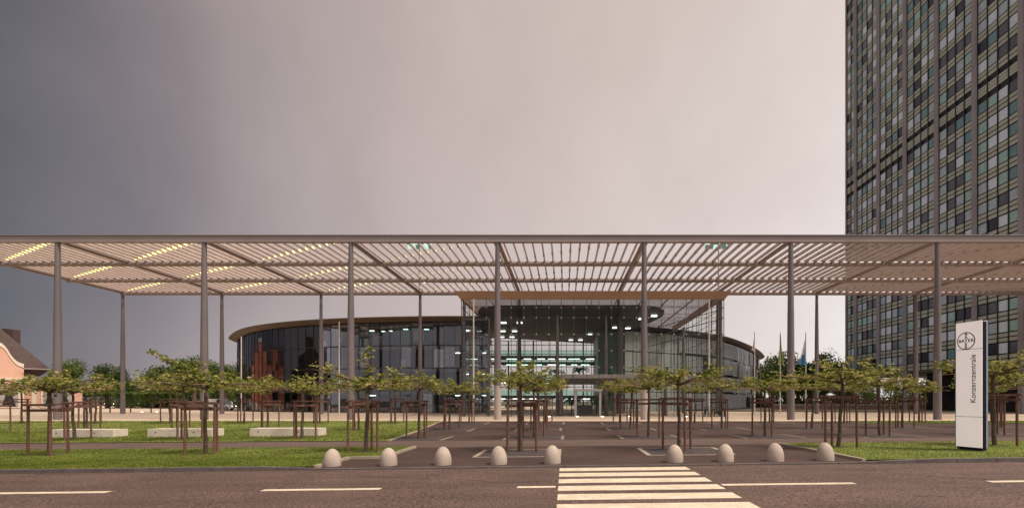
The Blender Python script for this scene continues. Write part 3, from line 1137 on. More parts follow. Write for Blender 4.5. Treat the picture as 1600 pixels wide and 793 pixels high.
# glass panes, fins, slabs, blinds
mul = MB()
slabs = {k: MB() for k in range(1, 4)}
inwall = MB()
band = MB()
I1 = off(2.0)
I2 = off(9.0)
pane_cache = {}
M_hallpane = mat('frosted_wall_glass', (0.24, 0.285, 0.275), 0.25, (0.33, 0.37, 0.355), 0.25)
M_skypane = mat('sky_toned_pane', (0.50, 0.47, 0.46), 0.2, (0.56, 0.53, 0.52), 0.3)  # pale colour stands in for the sky reflected in these panes
blind_me = None
npane = 0
for i in range(nseg):
    if seg_zone[i] == 'O':
        continue
    a, b = GL[i], GL[i + 1]
    v = b - a
    L = v.length
    ang = math.atan2(v.y, v.x)
    mid = (a + b) / 2
    nrm = Vector((v.y, -v.x)).normalized()
    facing = nrm.dot(-mid.normalized())
    mul.obox((a.x, a.y, 0), (v.x / L, v.y / L, 0), (-nrm.x, -nrm.y, 0), -.025, .025, -.07, .05, 0, 12)
    mul.obox((mid.x, mid.y, 0), (v.x / L, v.y / L, 0), (-nrm.x, -nrm.y, 0), -.012, .012, .03, .06, 0, 12)
    for lv in range(4):
        z0, z1 = LEV[lv] + .04, LEV[lv + 1] - .04
        if facing > -.15:
            key = round(L, 2)
            if key not in pane_cache:
                m_ = MB()
                m_.box(-L / 2 + .03, -.012, z0 - LEV[lv], L / 2 - .03, .012, z1 - LEV[lv])
                pane_cache[key] = [m_.mesh('glass_pane', g__) for g__ in (G_office, M_hallpane, M_skypane)]
            kind_ = 0
            if seg_zone[i] == 'R' and mid.x < 18.5:
                kind_ = 1
            elif seg_zone[i] == 'R' and mid.x > 33 and rnd.random() < (.75 if lv else .3):
                kind_ = 2
            o = inst('glass_pane', pane_cache[key][kind_], office, Vector((mid.x, mid.y, LEV[lv])) - office.location)
            o.rotation_euler = (rnd.gauss(0, .005), 0, ang + rnd.gauss(0, .010))
            npane += 1
        if lv > 0:
            mul.obox((a.x, a.y, LEV[lv]), (v.x / L, v.y / L, 0), (-nrm.x, -nrm.y, 0), 0, L, -.03, .03, -.045, .045)
    for lv in range(1, 4):
        z = LEV[lv]
        s0, s1 = I1[i], I1[i + 1]
        e0, e1 = I2[i], I2[i + 1]
        s = slabs[lv]
        s.hexa([(s0.x, s0.y, z - .45), (s1.x, s1.y, z - .45), (e1.x, e1.y, z - .45), (e0.x, e0.y, z - .45), (s0.x, s0.y, z), (s1.x, s1.y, z), (e1.x, e1.y, z), (e0.x, e0.y, z)])
    inwall.q((I2[i].x, I2[i].y, 0), (I2[i + 1].x, I2[i + 1].y, 0), (I2[i + 1].x, I2[i + 1].y, 12), (I2[i].x, I2[i].y, 12))
    if i % 4 == 0:
        inwall.q((I1[i].x, I1[i].y, 0), (I2[i].x, I2[i].y, 0), (I2[i].x, I2[i].y, 12), (I1[i].x, I1[i].y, 12))
    band.hexa([(a.x - nrm.x * .1, a.y - nrm.y * .1, 11.5), (b.x - nrm.x * .1, b.y - nrm.y * .1, 11.5), (b.x - nrm.x * .3, b.y - nrm.y * .3, 11.5), (a.x - nrm.x * .3, a.y - nrm.y * .3, 11.5),
               (a.x - nrm.x * .1, a.y - nrm.y * .1, 12.0), (b.x - nrm.x * .1, b.y - nrm.y * .1, 12.0), (b.x - nrm.x * .3, b.y - nrm.y * .3, 12.0), (a.x - nrm.x * .3, a.y - nrm.y * .3, 12.0)])
    # blinds and lamps behind the glass
    for lv in range(4):
        left_end = seg_zone[i] == 'L' and mid.x < -36
        right_w = seg_zone[i] == 'R' and mid.x > 14
        pb = (.92 if 18 < mid.x < 36 else .1) if right_w else ((.75 if lv > 1 else .25) if left_end else (.16 if lv == 2 else .04))
        if seg_zone[i] == 'R' and mid.x < 18:
            pb = 0
        if rnd.random() < pb and facing > -.1:
            if blind_me is None:
                m_ = MB()
                for q in range(16):
                    m_.hexa([(-.70, 0, .25 + q * .16), (.70, 0, .25 + q * .16), (.70, .06, .29 + q * .16), (-.70, .06, .29 + q * .16),
                             (-.70, 0, .35 + q * .16), (.70, 0, .35 + q * .16), (.70, .06, .37 + q * .16), (-.70, .06, .37 + q * .16)])
                blind_me = m_.mesh('blind', M_blind)
                m_ = MB()
                m_.box(-.70, 0, .1, .70, .02, 2.5)
                shade_me = m_.mesh('roller_shade', M_blindw)
            sh = rnd.random() < (.9 if (seg_zone[i] == 'R' and mid.x < 17) else .4)
            p = mid - nrm * (.3 if not right_w or mid.x < 18 else -.35)
            sh = sh and not right_w
            o = inst('roller_shade' if sh else 'blind', shade_me if sh else blind_me, office, Vector((p.x, p.y, LEV[lv])) - office.location)
            o.rotation_euler = (0, 0, ang)
        if seg_zone[i] == 'L' and mid.x > -47:
            pl = .45 if (lv == 3 and mid.x < -16) else (.32 if mid.x > -21 else .10)
            if rnd.random() < pl:
                p = mid - nrm * rnd.uniform(3.0, 5.0)
                m_ = MB()
                w_ = rnd.uniform(.2, .42)
                m_.box(-w_, -.14, -.07, w_, .14, 0)
                o = inst('ceiling_light', m_.mesh('ceiling_light', M_light if rnd.random() < .6 else M_lightg), office, Vector((p.x, p.y, LEV[lv + 1] - .55 - (.0 if lv < 3 else -.2))) - office.location)
FURN = [mat('interior_tone_' + n_, c_, .7) for n_, c_ in (('mauve', (.20, .17, .21)), ('grey', (.30, .30, .33)), ('pale', (.55, .55, .60)), ('green', (.10, .20, .14)), ('brown', (.16, .10, .08)))]
furn = MB()
for i in range(nseg):
    if seg_zone[i] == 'O':
        continue
    a, b = GL[i], GL[i + 1]
    v = (b - a).normalized()
    for lv in range(4):
        for _ in range(2):
            if rnd.random() < .55:
                furn.cur = rnd.choice((0, 0, 1, 1, 2, 3, 4))
                o0 = rnd.uniform(1.0, 4.0)
                p = a.lerp(b, rnd.random()) - RN[i] * o0
                ww, h0, h1 = rnd.uniform(.15, .9), rnd.choice((0, .3, .8, 1.6)), rnd.uniform(.9, 2.45)
                if h1 > h0 + .2:
                    furn.obox((p.x, p.y, 0), (v.x, v.y, 0), (-v.y, v.x, 0), -ww, ww, 0, .12, LEV[lv] + h0, LEV[lv] + h1)
op(furn, 'furnishings', FURN)['kind'] = 'stuff'
op(mul, 'mullions', M_dark)['kind'] = 'stuff'
for s in slabs.values():
    op(s, 'floor_slab', M_slab)
op(inwall, 'interior_walls', M_intwall)
op(band, 'blind_box', M_dark)['kind'] = 'stuff'

# ------------------------------------------------------------------ entrance hall
ROWZ = [0.0, 1.72, 3.43, 5.14, 6.86, 8.57, 10.29, 11.35, 12.2]
nc = 21
cw = (HX1 - HX0) / nc
for r in range(8):
    m_ = MB()
    m_.box(-cw / 2 + .012, -.012, .012, cw / 2 - .012, .012, ROWZ[r + 1] - ROWZ[r] - .012)
    me = m_.mesh('glass_pane', G_hall)
    for c in range(nc):
        xc = HX0 + cw * (c + .5)
        if 0.8 < xc < 3.9 and ROWZ[r] < 2.3 and r < 1:
            continue
        o = inst('glass_pane', me, hall, Vector((xc, HD, ROWZ[r])) - hall.location)
        o.rotation_euler = (rnd.gauss(0, .002), 0, rnd.gauss(0, .004))
    # side walls with larger panes
for xw, dend in ((HX1, 77.5), (HX0, 66.5)):
    ns = int((dend - HD) / 2.2)
    ws = (dend - HD) / ns
    for r in range(4):
        z0, z1 = ROWZ[2 * r], ROWZ[2 * r + 2]
        m_ = MB()
        m_.box(-.012, -ws / 2 + .012, .012, .012, ws / 2 - .012, z1 - z0 - .012)
        me = m_.mesh('side_pane', G_hall)
        for c in range(ns):
            inst('side_pane', me, hall, Vector((xw, HD + ws * (c + .5), z0)) - hall.location)
    m_ = MB()
    for c in range(ns + 1):
        m_.box(xw - .03, HD + ws * c - .02, 0, xw + .03, HD + ws * c + .02, 12.2)
    for z in ROWZ[1:]:
        m_.box(xw - .028, HD + .03, z - .018, xw + .028, dend, z + .018)
    hp(m_, 'side_glazing_bars', M_joint)
m_ = MB()
for c in range(nc + 1):
    xc = HX0 + cw * c
    m_.box(xc - .024, HD - .018, 0, xc + .024, HD + .03, 12.2)
for z in ROWZ[1:-1]:
    m_.box(HX0, HD - .016, z - .022, HX1, HD + .024, z + .022)
hp(m_, 'front_glazing_bars', M_joint)
m_ = MB()
for c in range(1, nc):
    for z in ROWZ[3:8]:
        m_.path([(HX0 + cw * c, HD - .05, z), (HX0 + cw * c, HD - .015, z)], [.085, .085], 8)
hp(m_, 'glass_clamp', M_slabedge)['kind'] = 'stuff'
# fascia
xs = [HX0 - .05 + (HX1 - HX0 + .1) * k / 10 for k in range(11)]
for k in range(10):
    a, b = xs[k] + .008, xs[k + 1] - .008
    at_, bt = a - (.6 if k == 0 else 0), b + (.6 if k == 9 else 0)
    m_ = MB()
    m_.hexa([(a, HD - .12, 12.2), (b, HD - .12, 12.2), (b, HD + .1, 12.2), (a, HD + .1, 12.2), (at_, HD - .72, 12.93), (bt, HD - .72, 12.93), (bt, HD + .1, 12.93), (at_, HD + .1, 12.93)])
    hp(m_, 'fascia_panel', M_bronze)
for xw, sg, dend in ((HX1 + .05, 1, 78), (HX0 - .05, -1, 67)):
    for k in range(6):
        a, b = HD + .12 + (dend - HD) * k / 6, HD + .1 + (dend - HD) * (k + 1) / 6
        m_ = MB()
        m_.hexa([(xw - sg * .2, a, 12.2), (xw + sg * .05, a, 12.2), (xw + sg * .05, b, 12.2), (xw - sg * .2, b, 12.2), (xw - sg * .2, a, 12.93), (xw + sg * .62, a, 12.93), (xw + sg * .62, b, 12.93), (xw - sg * .2, b, 12.93)])
        hp(m_, 'fascia_panel', M_bronze)
# roof: glass panes on beams, and the dark soffit of the atrium
for k in range(10):
    m_ = MB()
    m_.box(xs[k] + .05, HD + .12, 12.6, xs[k + 1] - .05, 78, 12.63)
    hp(m_, 'roof_pane', G_roof)
m_ = MB()
for k in range(1, 10):
    m_.box(xs[k] - .03, HD + .12, 12.48, xs[k] + .03, 78, 12.65)
for d in (58, 63, 68, 73, 78):
    m_.box(HX0 + .05, d - .05, 12.3, HX1 - .05, d + .05, 12.34)
hp(m_, 'roof_beams', M_steel)
ceil = [(-10.6, 78), (-10.65, 64), (-10.2, 60), (-9.4, 57.6), (-7.5, 56.7), (-4, 56.5), (8.3, 56.5), (10.2, 57.4), (11.6, 59.6), (12.0, 62.5), (11.4, 67.5), (10.0, 71), (10, 78)]
m_ = MB()
m_.prism(ceil, 11.96, 12.22)
hp(m_, 'atrium_ceiling', M_ceil)
for k in range(9):
    m_ = MB()
    xx = -8 + k * 2.05
    m_.box(xx, 57, 11.86, xx + .12, 76, 11.955)
    hp(m_, 'ceiling_rib', M_ceil)
for px, d in ((787, 67), (812, 67), (786, 75), (804, 75), (784, 82), (800, 82), (1002, 63.8), (961, 71.5), (981, 72), (922, 78.5), (939, 78.5), (892, 86), (907, 86), (1022, 61.5)):
    x = (px - CX) / F * d
    m_ = MB()
    m_.box(-.34, -.20, -.08, .34, .20, 0)
    o = m_.build('ceiling_light', M_light, hall)
    o.location = Vector((x, d, 11.86)) - hall.location
# rear glass wall
RD = 88.0
m_ = MB()
m_.box(-14, RD, 0, 6, RD + .02, 11.9)
hp(m_, 'rear_glass', G_hall)
m_ = MB()
for k in range(15):
    x = -14 + k * 1.43
    t_ = .12 if k % 3 == 0 else .045
    m_.box(x - t_, RD - .15, 0, x + t_, RD - .02, 11.9)
for z in (2.0, 4.0, 6.0, 8.2, 9.6, 11.2, 11.9):
    m_.box(-14, RD - .14, z - .05, 6, RD - .03, z + .05)
hp(m_, 'rear_glazing_bars', M_dark)
# galleries with green lit edges
for z, d, x0, x1 in ((8.15, 74, -14, 4.6), (8.0, 84, -12, 4.8), (2.35, 70, -10.4, 6.2), (4.9, 80, -12, 5)):
    m_ = MB()
    m_.box(x0, d, z - .42, x1, d + 2.6, z)
    sl = hp(m_, 'gallery', M_slab)
    m_ = MB()
    m_.box(x0, d - .03, z + .02, x1, d - .01, z + .75)
    m_.build('balustrade', glass('balustrade_glass', (0.72, 0.90, 0.82), 1.45, 0.8) if 'balustrade_glass' not in MATS else MATS['balustrade_glass'], sl)
    x = x0 + .5
    while x < x1 - 1.5:
        L = rnd.uniform(.9, 1.7)
        m_ = MB()
        m_.box(x, d + .25, z - .50, x + L, d + .45, z - .43)
        m_.build('light_strip', M_light if rnd.random() < .55 else M_lightg, sl)
        x += L + rnd.uniform(.25, 1.2)
# mezzanine over the entrance
m_ = MB()
m_.box(-0.5, HD + .5, 4.02, 8.2, 76, 4.42)
hp(m_, 'mezzanine', M_slabedge)
# columns and steel frames in the hall
for px, d, h, r_ in ((871, 55.2, 10.9, .20), (947, 55.6, 10.9, .20), (970, 66, 12, .34), (1068, 68, 11.4, .24), (1126, 54.2, 12.1, .20), (725, 54, 12.1, .17), (764, 54.5, 10.4, .17), (774, 57, 10.8, .13),
                     (877, 54, 4.0, .22), (960, 54.2, 4.0, .22), (1040, 55, 5, .2), (1060, 55, 4.9, .2)):
    x = (px - CX) / F * d
    m_ = MB()
    m_.path([(x, d, 0), (x, d, h * .3), (x, d, h * .75), (x, d, h)], [r_, r_, r_ * .8, r_ * .35 if h < 11 and h > 10 else r_ * .8], 12)
    hp(m_, 'column', M_colpaint if d < 60 else M_intwall, True)
xa, xb = (725 - CX) / F * 54, (764 - CX) / F * 54.5
for z in (2.6, 4.9, 6.6, 8.5, 10.25):
    m_ = MB()
    m_.tube((xa, 54, z), (xb, 54.5, z), .07)
    hp(m_, 'frame_rung', M_colpaint, True)
for z in (8.9, 9.9, 10.9):
    m_ = MB()
    m_.tube((16.2, 54.3, z + .3), (10.5, 62, z - .6), .05)
    hp(m_, 'wind_brace', M_colpaint, True)
# door portal
m_ = MB()
for x in (1.0, 3.55):
    m_.box(x, HD - .35, 0, x + .24, HD + .35, 2.62)
m_.box(.9, HD - .40, 2.62, 3.9, HD + .40, 2.86)
po = hp(m_, 'door_portal', M_slabedge)
for x in (1.26, 2.41):
    m_ = MB()
    m_.box(x, HD + .02, .03, x + 1.12, HD + .05, 2.58)
    dl = m_.build('door_leaf', G_hall, po)
m_ = MB()
m_.box(2.365, HD, .02, 2.415, HD + .08, 2.6)
m_.box(1.25, HD, .02, 1.29, HD + .08, 2.6)
m_.box(3.50, HD, .02, 3.54, HD + .08, 2.6)
m_.build('door_frame', M_dark, po)
# hall interior planes
m_ = MB()
m_.box(4.9, 76, 0, 5.1, RD, 11.9)
m_.box(4.9, 75.8, 0, 10, 76, 11.9)
hp(m_, 'interior_wall', M_intgreen)
m_ = MB()
m_.box(1.4, 62, 0, 3.4, 62.8, 1.1)
hp(m_, 'reception_desk', M_intwall)
# big-leaved indoor plants
for px, d, h in ((893, 60, 3.4), (932, 63, 3.2), (905, 70, 7.3), (950, 72, 7.2), (870, 72, 7.0)):
    x = (px - CX) / F * d
    z0 = 0 if h < 5 else 4.42
    t = empty('indoor_palm', (x, d, z0))
    m_ = MB()
    m_.path([(0, 0, 0), (.05, 0, (h - z0) * .5)], [.09, .06], 6)
    m_.build('trunk', M_bark, t)
    m_ = MB()
    r = random.Random(px)
    for k in range(16):
        a = r.uniform(0, 2 * PI)
        hh_ = (h - z0)
        b0 = Vector((0, 0, hh_ * r.uniform(.3, .5)))
        pr = b0
        wv = Vector((-math.sin(a), math.cos(a), 0))
        L = hh_ * r.uniform(.4, .65)
        for s in range(4):
            tt = (s + 1) / 4
            q = b0 + Vector((math.cos(a), math.sin(a), 0)) * L * tt + Vector((0, 0, L * (1.1 * tt - 1.1 * tt * tt)))
            w0, w1 = .22 * math.sin(PI * (.1 + .85 * s / 4)), .22 * math.sin(PI * (.1 + .85 * tt))
            m_.q(pr - wv * w0, pr + wv * w0, q + wv * w1, q - wv * w1)
            pr = q
    m_.build('fronds', mat('palm_frond', (0.05, 0.20, 0.10), 0.5), t)
    tag(t, {893: 'low green palm inside the hall just left of the entrance door', 932: 'low green palm inside the hall just right of the entrance door',
            905: 'green palm on the hall mezzanine above the entrance door', 950: 'green palm on the hall mezzanine right of the door, by the thin column',
            870: 'green palm on the left part of the hall mezzanine'}[px], 'plant', 'palms inside the glass hall')
# slender masts in front of the glass
for px, d, top, l in ((377, 74.5, 525, 'at the left end of the curved office front'), (530, 64.9, 502, 'before the middle of the curved office front'), (740, 52.6, 467, 'before the left side of the glass hall'), (1108, 52.6, 468, 'before the right side of the glass hall')):
    x = (px - CX) / F * d
    h = EYE + (HY - top) / F * d
    m_ = MB()
    m_.path([(0, 0, 0), (0, 0, h * .5), (0, 0, h)], [.085, .085, .07], 10)
    o = m_.build('slender_mast', M_pole if px in (377, 530) else M_bench, None, True, (x, d, 0))
    tag(o, 'thin pale steel mast standing ' + l, 'mast', 'thin masts before the glass fronts')
# uplights set into the plaza
for (px, py), l in zip(((902, 651.5), (941, 651.5), (984, 651.5), (858, 651.5), (1072, 651.5), (222, 644.2), (245, 643.8)),
                       ('left of the entrance door', 'right of the entrance door', 'well right of the entrance door', 'left of the hall door behind stakes', 'before the right part of the hall', 'left one before the dark hedge', 'right one before the dark hedge')):
    x, d = at(px, py)
    t = empty('ground_light', (x, d, gz(x, d)))
    m_ = MB()
    m_.lathe([(.20, -.05), (.20, .05), (.17, .07)], 14)
    m_.build('housing', M_dulltan, t)
    m_ = MB()
    m_.lathe([(.16, .071), (.14, .10), (.05, .13)], 14)
    m_.build('lens', M_head, t, True)
    tag(t, 'small lit round ground light in the paving, ' + l, 'ground light', 'ground lights in the plaza')
# low rails and bicycles
for x0, x1, l in ((-10.3, -4.2, 'left of the front canopy column'), (4.4, 8.6, 'right of the entrance door')):
    t = empty('low_rail', (x0, 52.4, 0))
    for z in (.45, .88):
        m_ = MB()
        m_.tube((0, 0, z), (x1 - x0, 0, z), .028)
        m_.build('rail', M_dark, t, True)
    k = 0.0
    while k <= x1 - x0:
        m_ = MB()
        m_.tube((k, 0, 0), (k, 0, .9), .03)
        m_.build('post', M_dark, t, True)
        k += 1.2
    tag(t, 'low dark tubular rail before the glass hall, ' + l, 'railing')


def bicycle():
    t = empty('bicycle')
    for x in (-.5, .5):
        m_ = MB()
        ns = 18
        pts = [(x + .33 * math.cos(2 * PI * k / ns), 0, .34 + .33 * math.sin(2 * PI * k / ns)) for k in range(ns + 1)]
        m_.path(pts, [.022] * len(pts), 5, False)
        for k in range(8):
            a_ = PI * k / 4
            m_.tube((x, 0, .34), (x + .32 * math.cos(a_), 0, .34 + .32 * math.sin(a_)), .004, n=3)
        m_.build('wheel', M_tyre, t)
    m_ = MB()
    for a, b in (((-.5, 0, .34), (-.1, 0, .36)), ((-.1, 0, .36), (.36, 0, .72)), ((-.22, 0, .82), (-.1, 0, .36)), ((-.22, 0, .75), (.34, 0, .80)), ((-.5, 0, .34), (-.21, 0, .74)), ((.5, 0, .34), (.33, 0, .95))):
        m_.tube(a, b, .02, n=6)
    m_.build('frame', M_bike, t)
    m_ = MB()
    m_.tube((.30, -.28, 1.0), (.30, .28, 1.0), .018)
    m_.tube((.33, 0, .93), (.30, 0, 1.0), .018)
    m_.build('handlebar', M_dark, t)
    m_ = MB()
    m_.hexa([(-.36, -.09, .83), (-.08, -.03, .85), (-.08, .03, .85), (-.36, .09, .83), (-.36, -.08, .89), (-.08, -.025, .89), (-.08, .025, .89), (-.36, .08, .89)])
    m_.build('saddle', M_dark, t)
    return t


bk = bicycle()
for i in range(7):
    o = bk if i == 0 else copy_tree(bk)
    x = (1101 + i * 5.2 - CX) / F * 52.3
    o.location = (x, 52.3 + .1 * (i % 2), 0.005)
    o.rotation_euler = (0.05, 0, PI / 2 - .35 + rnd.uniform(-.15, .15))
    tag(o, '%s dark bicycle from the left, parked before the right corner of the hall' % ORD[i], 'bicycle', 'bicycles parked by the hall')

# ------------------------------------------------------------------ office tower
TXF = 59.5
COLD = [66.74 + 7.63 * i for i in range(-1, 6)]
TEND = 108.5
FL, Z0, NF = 2.9, 6.7, 30
ZTOP = Z0 + FL * NF
tower = empty('office_tower', (TXF, 85, 0))
tag(tower, 'tall dark office tower with grey columns and rows of windows, at right', 'tower')
tp = lambda mb, name, m, smooth=False: pt(tower, mb, name, m, smooth)
mb = MB()
mb.box(TXF + .42, COLD[0], Z0, TXF + 25, TEND, ZTOP)
tp(mb, 'core_wall', M_tback)
mb = MB()
mb.box(TXF + .1, COLD[0] - .3, ZTOP, TXF + 25.3, TEND + .2, ZTOP + 1.6)
tp(mb, 'parapet', M_tcol)
mb = MB()
mb.box(TXF + 5, COLD[0] + 1, 0, TXF + 22, 91, Z0 - .05)
tp(mb, 'lobby', mat('lobby_glass', (0.02, 0.022, 0.025), 0.15))
for d in COLD:
    mb = MB()
    z = 0
    first = True
    mb.box(TXF - .02, d - .36, 0, TXF + .40, d + .36, Z0 - .01)
    for k in range(NF):
        mb.box(TXF - .02, d - .36, Z0 + FL * k + .02, TXF + .40, d + .36, Z0 + FL * (k + 1) - .02)
    mb.box(TXF, d - .34, .1, TXF + .38, d + .34, ZTOP)
    tp(mb, 'column', M_tcol)
    if d > 70:
        mb = MB()
        mb.box(TXF + 12, d - .4, 0, TXF + 12.8, d + .4, Z0)
        tp(mb, 'lobby_column', M_tcol)
mb = MB()
mb.box(TXF + .05, TEND - .25, 0, TXF + .6, TEND, ZTOP)
tp(mb, 'corner_post', M_tcol)
bays = [(COLD[i] + .37, COLD[i + 1] - .37) for i in range(6)] + [(COLD[6] + .37, TEND - .26)]
wins, spans = [], []
mid_cells = []
for (a, b) in bays:
    nw = 4 if b - a > 5 else max(1, int(round((b - a) / 1.72)))
    cwid = (b - a) / nw
    for k in range(nw + 1):
        mb = MB()
        d = a + cwid * k
        mb.box(TXF + .24, d - .08, Z0, TXF + .40, d + .08, ZTOP)
        tp(mb, 'mullion', M_tback)
    for f in range(NF):
        z = Z0 + FL * f
        if f == 13:
            for q in range(3):
                spans.append((a, b, z + .80 + q * .46, z + 1.18 + q * .46))
            continue
        spans.append((a, b, z + .09, z + .58))
        spans.append((a, b, z + .73, z + 1.22))
        for c in range(nw):
            wins.append((a + cwid * c + .085, a + cwid * (c + 1) - .085, z + 1.39, z + 2.79))


def seen(d, z):
    x = CX + TXF / d * F
    y = HY - (z - EYE) / d * F
    return 1300 < x < 1600 and -10 < y


wins.sort(key=lambda t: (not seen((t[0] + t[1]) / 2, t[2]), t[0]))
spans.sort(key=lambda t: (not seen((t[0] + t[1]) / 2, t[2]), t[0]))
rw = random.Random(5)


def wmat():
    u = rw.random()
    for i, p in enumerate((.24, .46, .60, .78, .88, 1.01)):
        if u < p:
            return i
    return 0


wcache = {}
rest = MB()
last = 1
for i, (a, b, z0, z1) in enumerate(wins):
    m = last if rw.random() < .3 else wmat()
    last = m
    if i < 295:
        key = (round(b - a, 2), m)
        if key not in wcache:
            q = MB()
            q.box(0, -(b - a) / 2, 0, .05, (b - a) / 2, z1 - z0)
            wcache[key] = q.mesh('window', TW[m])
        inst('window', wcache[key], tower, Vector((TXF + .36, (a + b) / 2, z0)) - tower.location)
    else:
        rest.cur = m
        rest.box(TXF + .36, a, z0, TXF + .415, b, z1)
tp(rest, 'far_windows', TW)['kind'] = 'stuff'
rest = MB()
sc_ = {}
for i, (a, b, z0, z1) in enumerate(spans):
    if i < 295:
        key = (round(b - a, 2), round(z1 - z0, 2))
        if key not in sc_:
            q = MB()
            q.box(0, -(b - a) / 2, 0, .1, (b - a) / 2, z1 - z0)
            sc_[key] = q.mesh('spandrel', M_tspan)
        inst('spandrel', sc_[key], tower, Vector((TXF + .33, (a + b) / 2, z0)) - tower.location)
    else:
        rest.box(TXF + .33, a, z0, TXF + .425, b, z1)
tp(rest, 'far_spandrels', M_tspan)['kind'] = 'stuff'
for k in range(NF):                                # clad end wall towards the road
    mb = MB()
    for q in range(6):
        mb.box(TXF + .45 + q * 4.09, COLD[0] - .12, Z0 + FL * k + .03, TXF + .45 + (q + 1) * 4.09 - .04, COLD[0] - .01, Z0 + FL * (k + 1) - .03)
    tp(mb, 'end_cladding', M_tcol)
mb = MB()
x0 = TXF + .05
mb.box(TXF + .43, COLD[0], Z0 - .3, TXF + 25, TEND, Z0 - .02)
tp(mb, 'undercroft_ceiling', M_slab)

# ------------------------------------------------------------------ sign
A = Vector((11.87, 15.5, 0))
B = Vector((12.07, 14.78, 0))
zb = gz(12, 15) + .06
sign = empty('company_sign', (B.x, B.y, zb))
ux = (B - A).normalized()                     # along the face, left to right as read
nf = Vector((ux.y, -ux.x, 0))                 # outward normal of the written face
if nf.x > 0:
    nf = -nf
LW = (B - A).length
SH = 3.98 - zb - .0
zt_l = [0.13, 1.02, 3.02, 3.84]


def sp(mb, name, m, par=sign):
    o = mb.build(name, m, par)
    if par is sign:
        o.location = -Vector(sign.location)
    return o


for z0, z1 in ((0.10, 0.99), (1.003, 2.98), (2.993, 3.80)):
    mb = MB()
    mb.obox(A + Vector((0, 0, zb)), ux, -nf, 0, LW, 0, .02, z0, z1)
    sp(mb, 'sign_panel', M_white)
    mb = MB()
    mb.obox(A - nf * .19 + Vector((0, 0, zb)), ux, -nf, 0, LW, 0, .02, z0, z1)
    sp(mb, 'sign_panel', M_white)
mb = MB()
mb.obox(A + Vector((0, 0, zb)), ux, -nf, .02, LW - .008, .021, .189, .02, 3.77)
sp(mb, 'sign_core', M_signdark)
mb = MB()
mb.obox(A + Vector((0, 0, zb)), ux, -nf, .06, LW - .06, .06, .18, -.12, .02)
sp(mb, 'plinth', M_slabedge)
for o_ in (0, .19):
    mb = MB()
    mb.obox(A - nf * o_ + Vector((0, 0, zb)), ux, -nf, -.025, -.002, .0, .05, .10, 3.80)
    sp(mb, 'edge_strip', M_signblue)
mb = MB()
mb.obox(A - nf * .19 + Vector((0, 0, zb)), ux, -nf, LW + .002, LW + .012, .0, .03, .10, 3.80)
sp(mb, 'edge_strip', M_signblue)


def text_obj(txt, size, s, z, rot, m, name, par, bold=0.0, align='CENTER', sx=1.0):
    cu = bpy.data.curves.new('lettering', 'FONT')
    cu.body = txt
    cu.size = size
    cu.align_x = align
    cu.align_y = 'CENTER'
    cu.extrude = .002
    cu.offset = bold
    tmp = bpy.data.objects.new('lettering', cu)
    col.objects.link(tmp)
    dg = bpy.context.evaluated_depsgraph_get()
    me = bpy.data.meshes.new_from_object(tmp.evaluated_get(dg))
    bpy.data.objects.remove(tmp)
    me.materials.clear()
    me.materials.append(m)
    zx = Vector((0, 0, 1))
    base = Matrix((ux, zx, nf)).transposed().to_4x4()
    me.transform(base @ Matrix.Rotation(rot, 4, 'Z') @ Matrix.Diagonal((sx, 1, 1, 1)))
    p = A + ux * s + nf * .004 + Vector((0, 0, z))
    o = inst(name, me, par, p - Vector(sign.location))
    return o


text_obj('Konzernzentrale', .212, LW * .68, 2.31, PI / 2, M_text, 'lettering', sign, .0015)
lc, lz, lr = LW * .40, 3.44, .262
for ch, k in zip('BAYER', range(-2, 3)):
    text_obj(ch, .125, lc + k * .090, lz, 0, M_text, 'logo_letter', sign, .003, sx=1.1)
    if k != 0:
        text_obj(ch, .125, lc, lz - k * .098, 0, M_text, 'logo_letter', sign, .003, sx=1.1)
ringb, ringg = MB(), MB()
ns = 48
for k in range(ns):
    t0, t1 = 2 * PI * k / ns, 2 * PI * (k + 1) / ns
    mbx = ringg if .6 < (t0 + t1) / 2 < 2.6 + .9 else ringb
    P = lambda t, r_, o_: A + ux * (lc + r_ * math.cos(t)) + nf * o_ + Vector((0, 0, lz + r_ * math.sin(t)))
    mbx.q(P(t0, lr - .026, .008), P(t0, lr, .008), P(t1, lr, .008), P(t1, lr - .026, .008))
    mbx.q(P(t0, lr, .008), P(t0, lr, 0), P(t1, lr, 0), P(t1, lr, .008))
sp(ringb, 'logo_ring', M_ringb)
sp(ringg, 'logo_ring', M_ringg)
tag(sign, 'tall white two-sided company sign with round logo beside the road', 'sign')

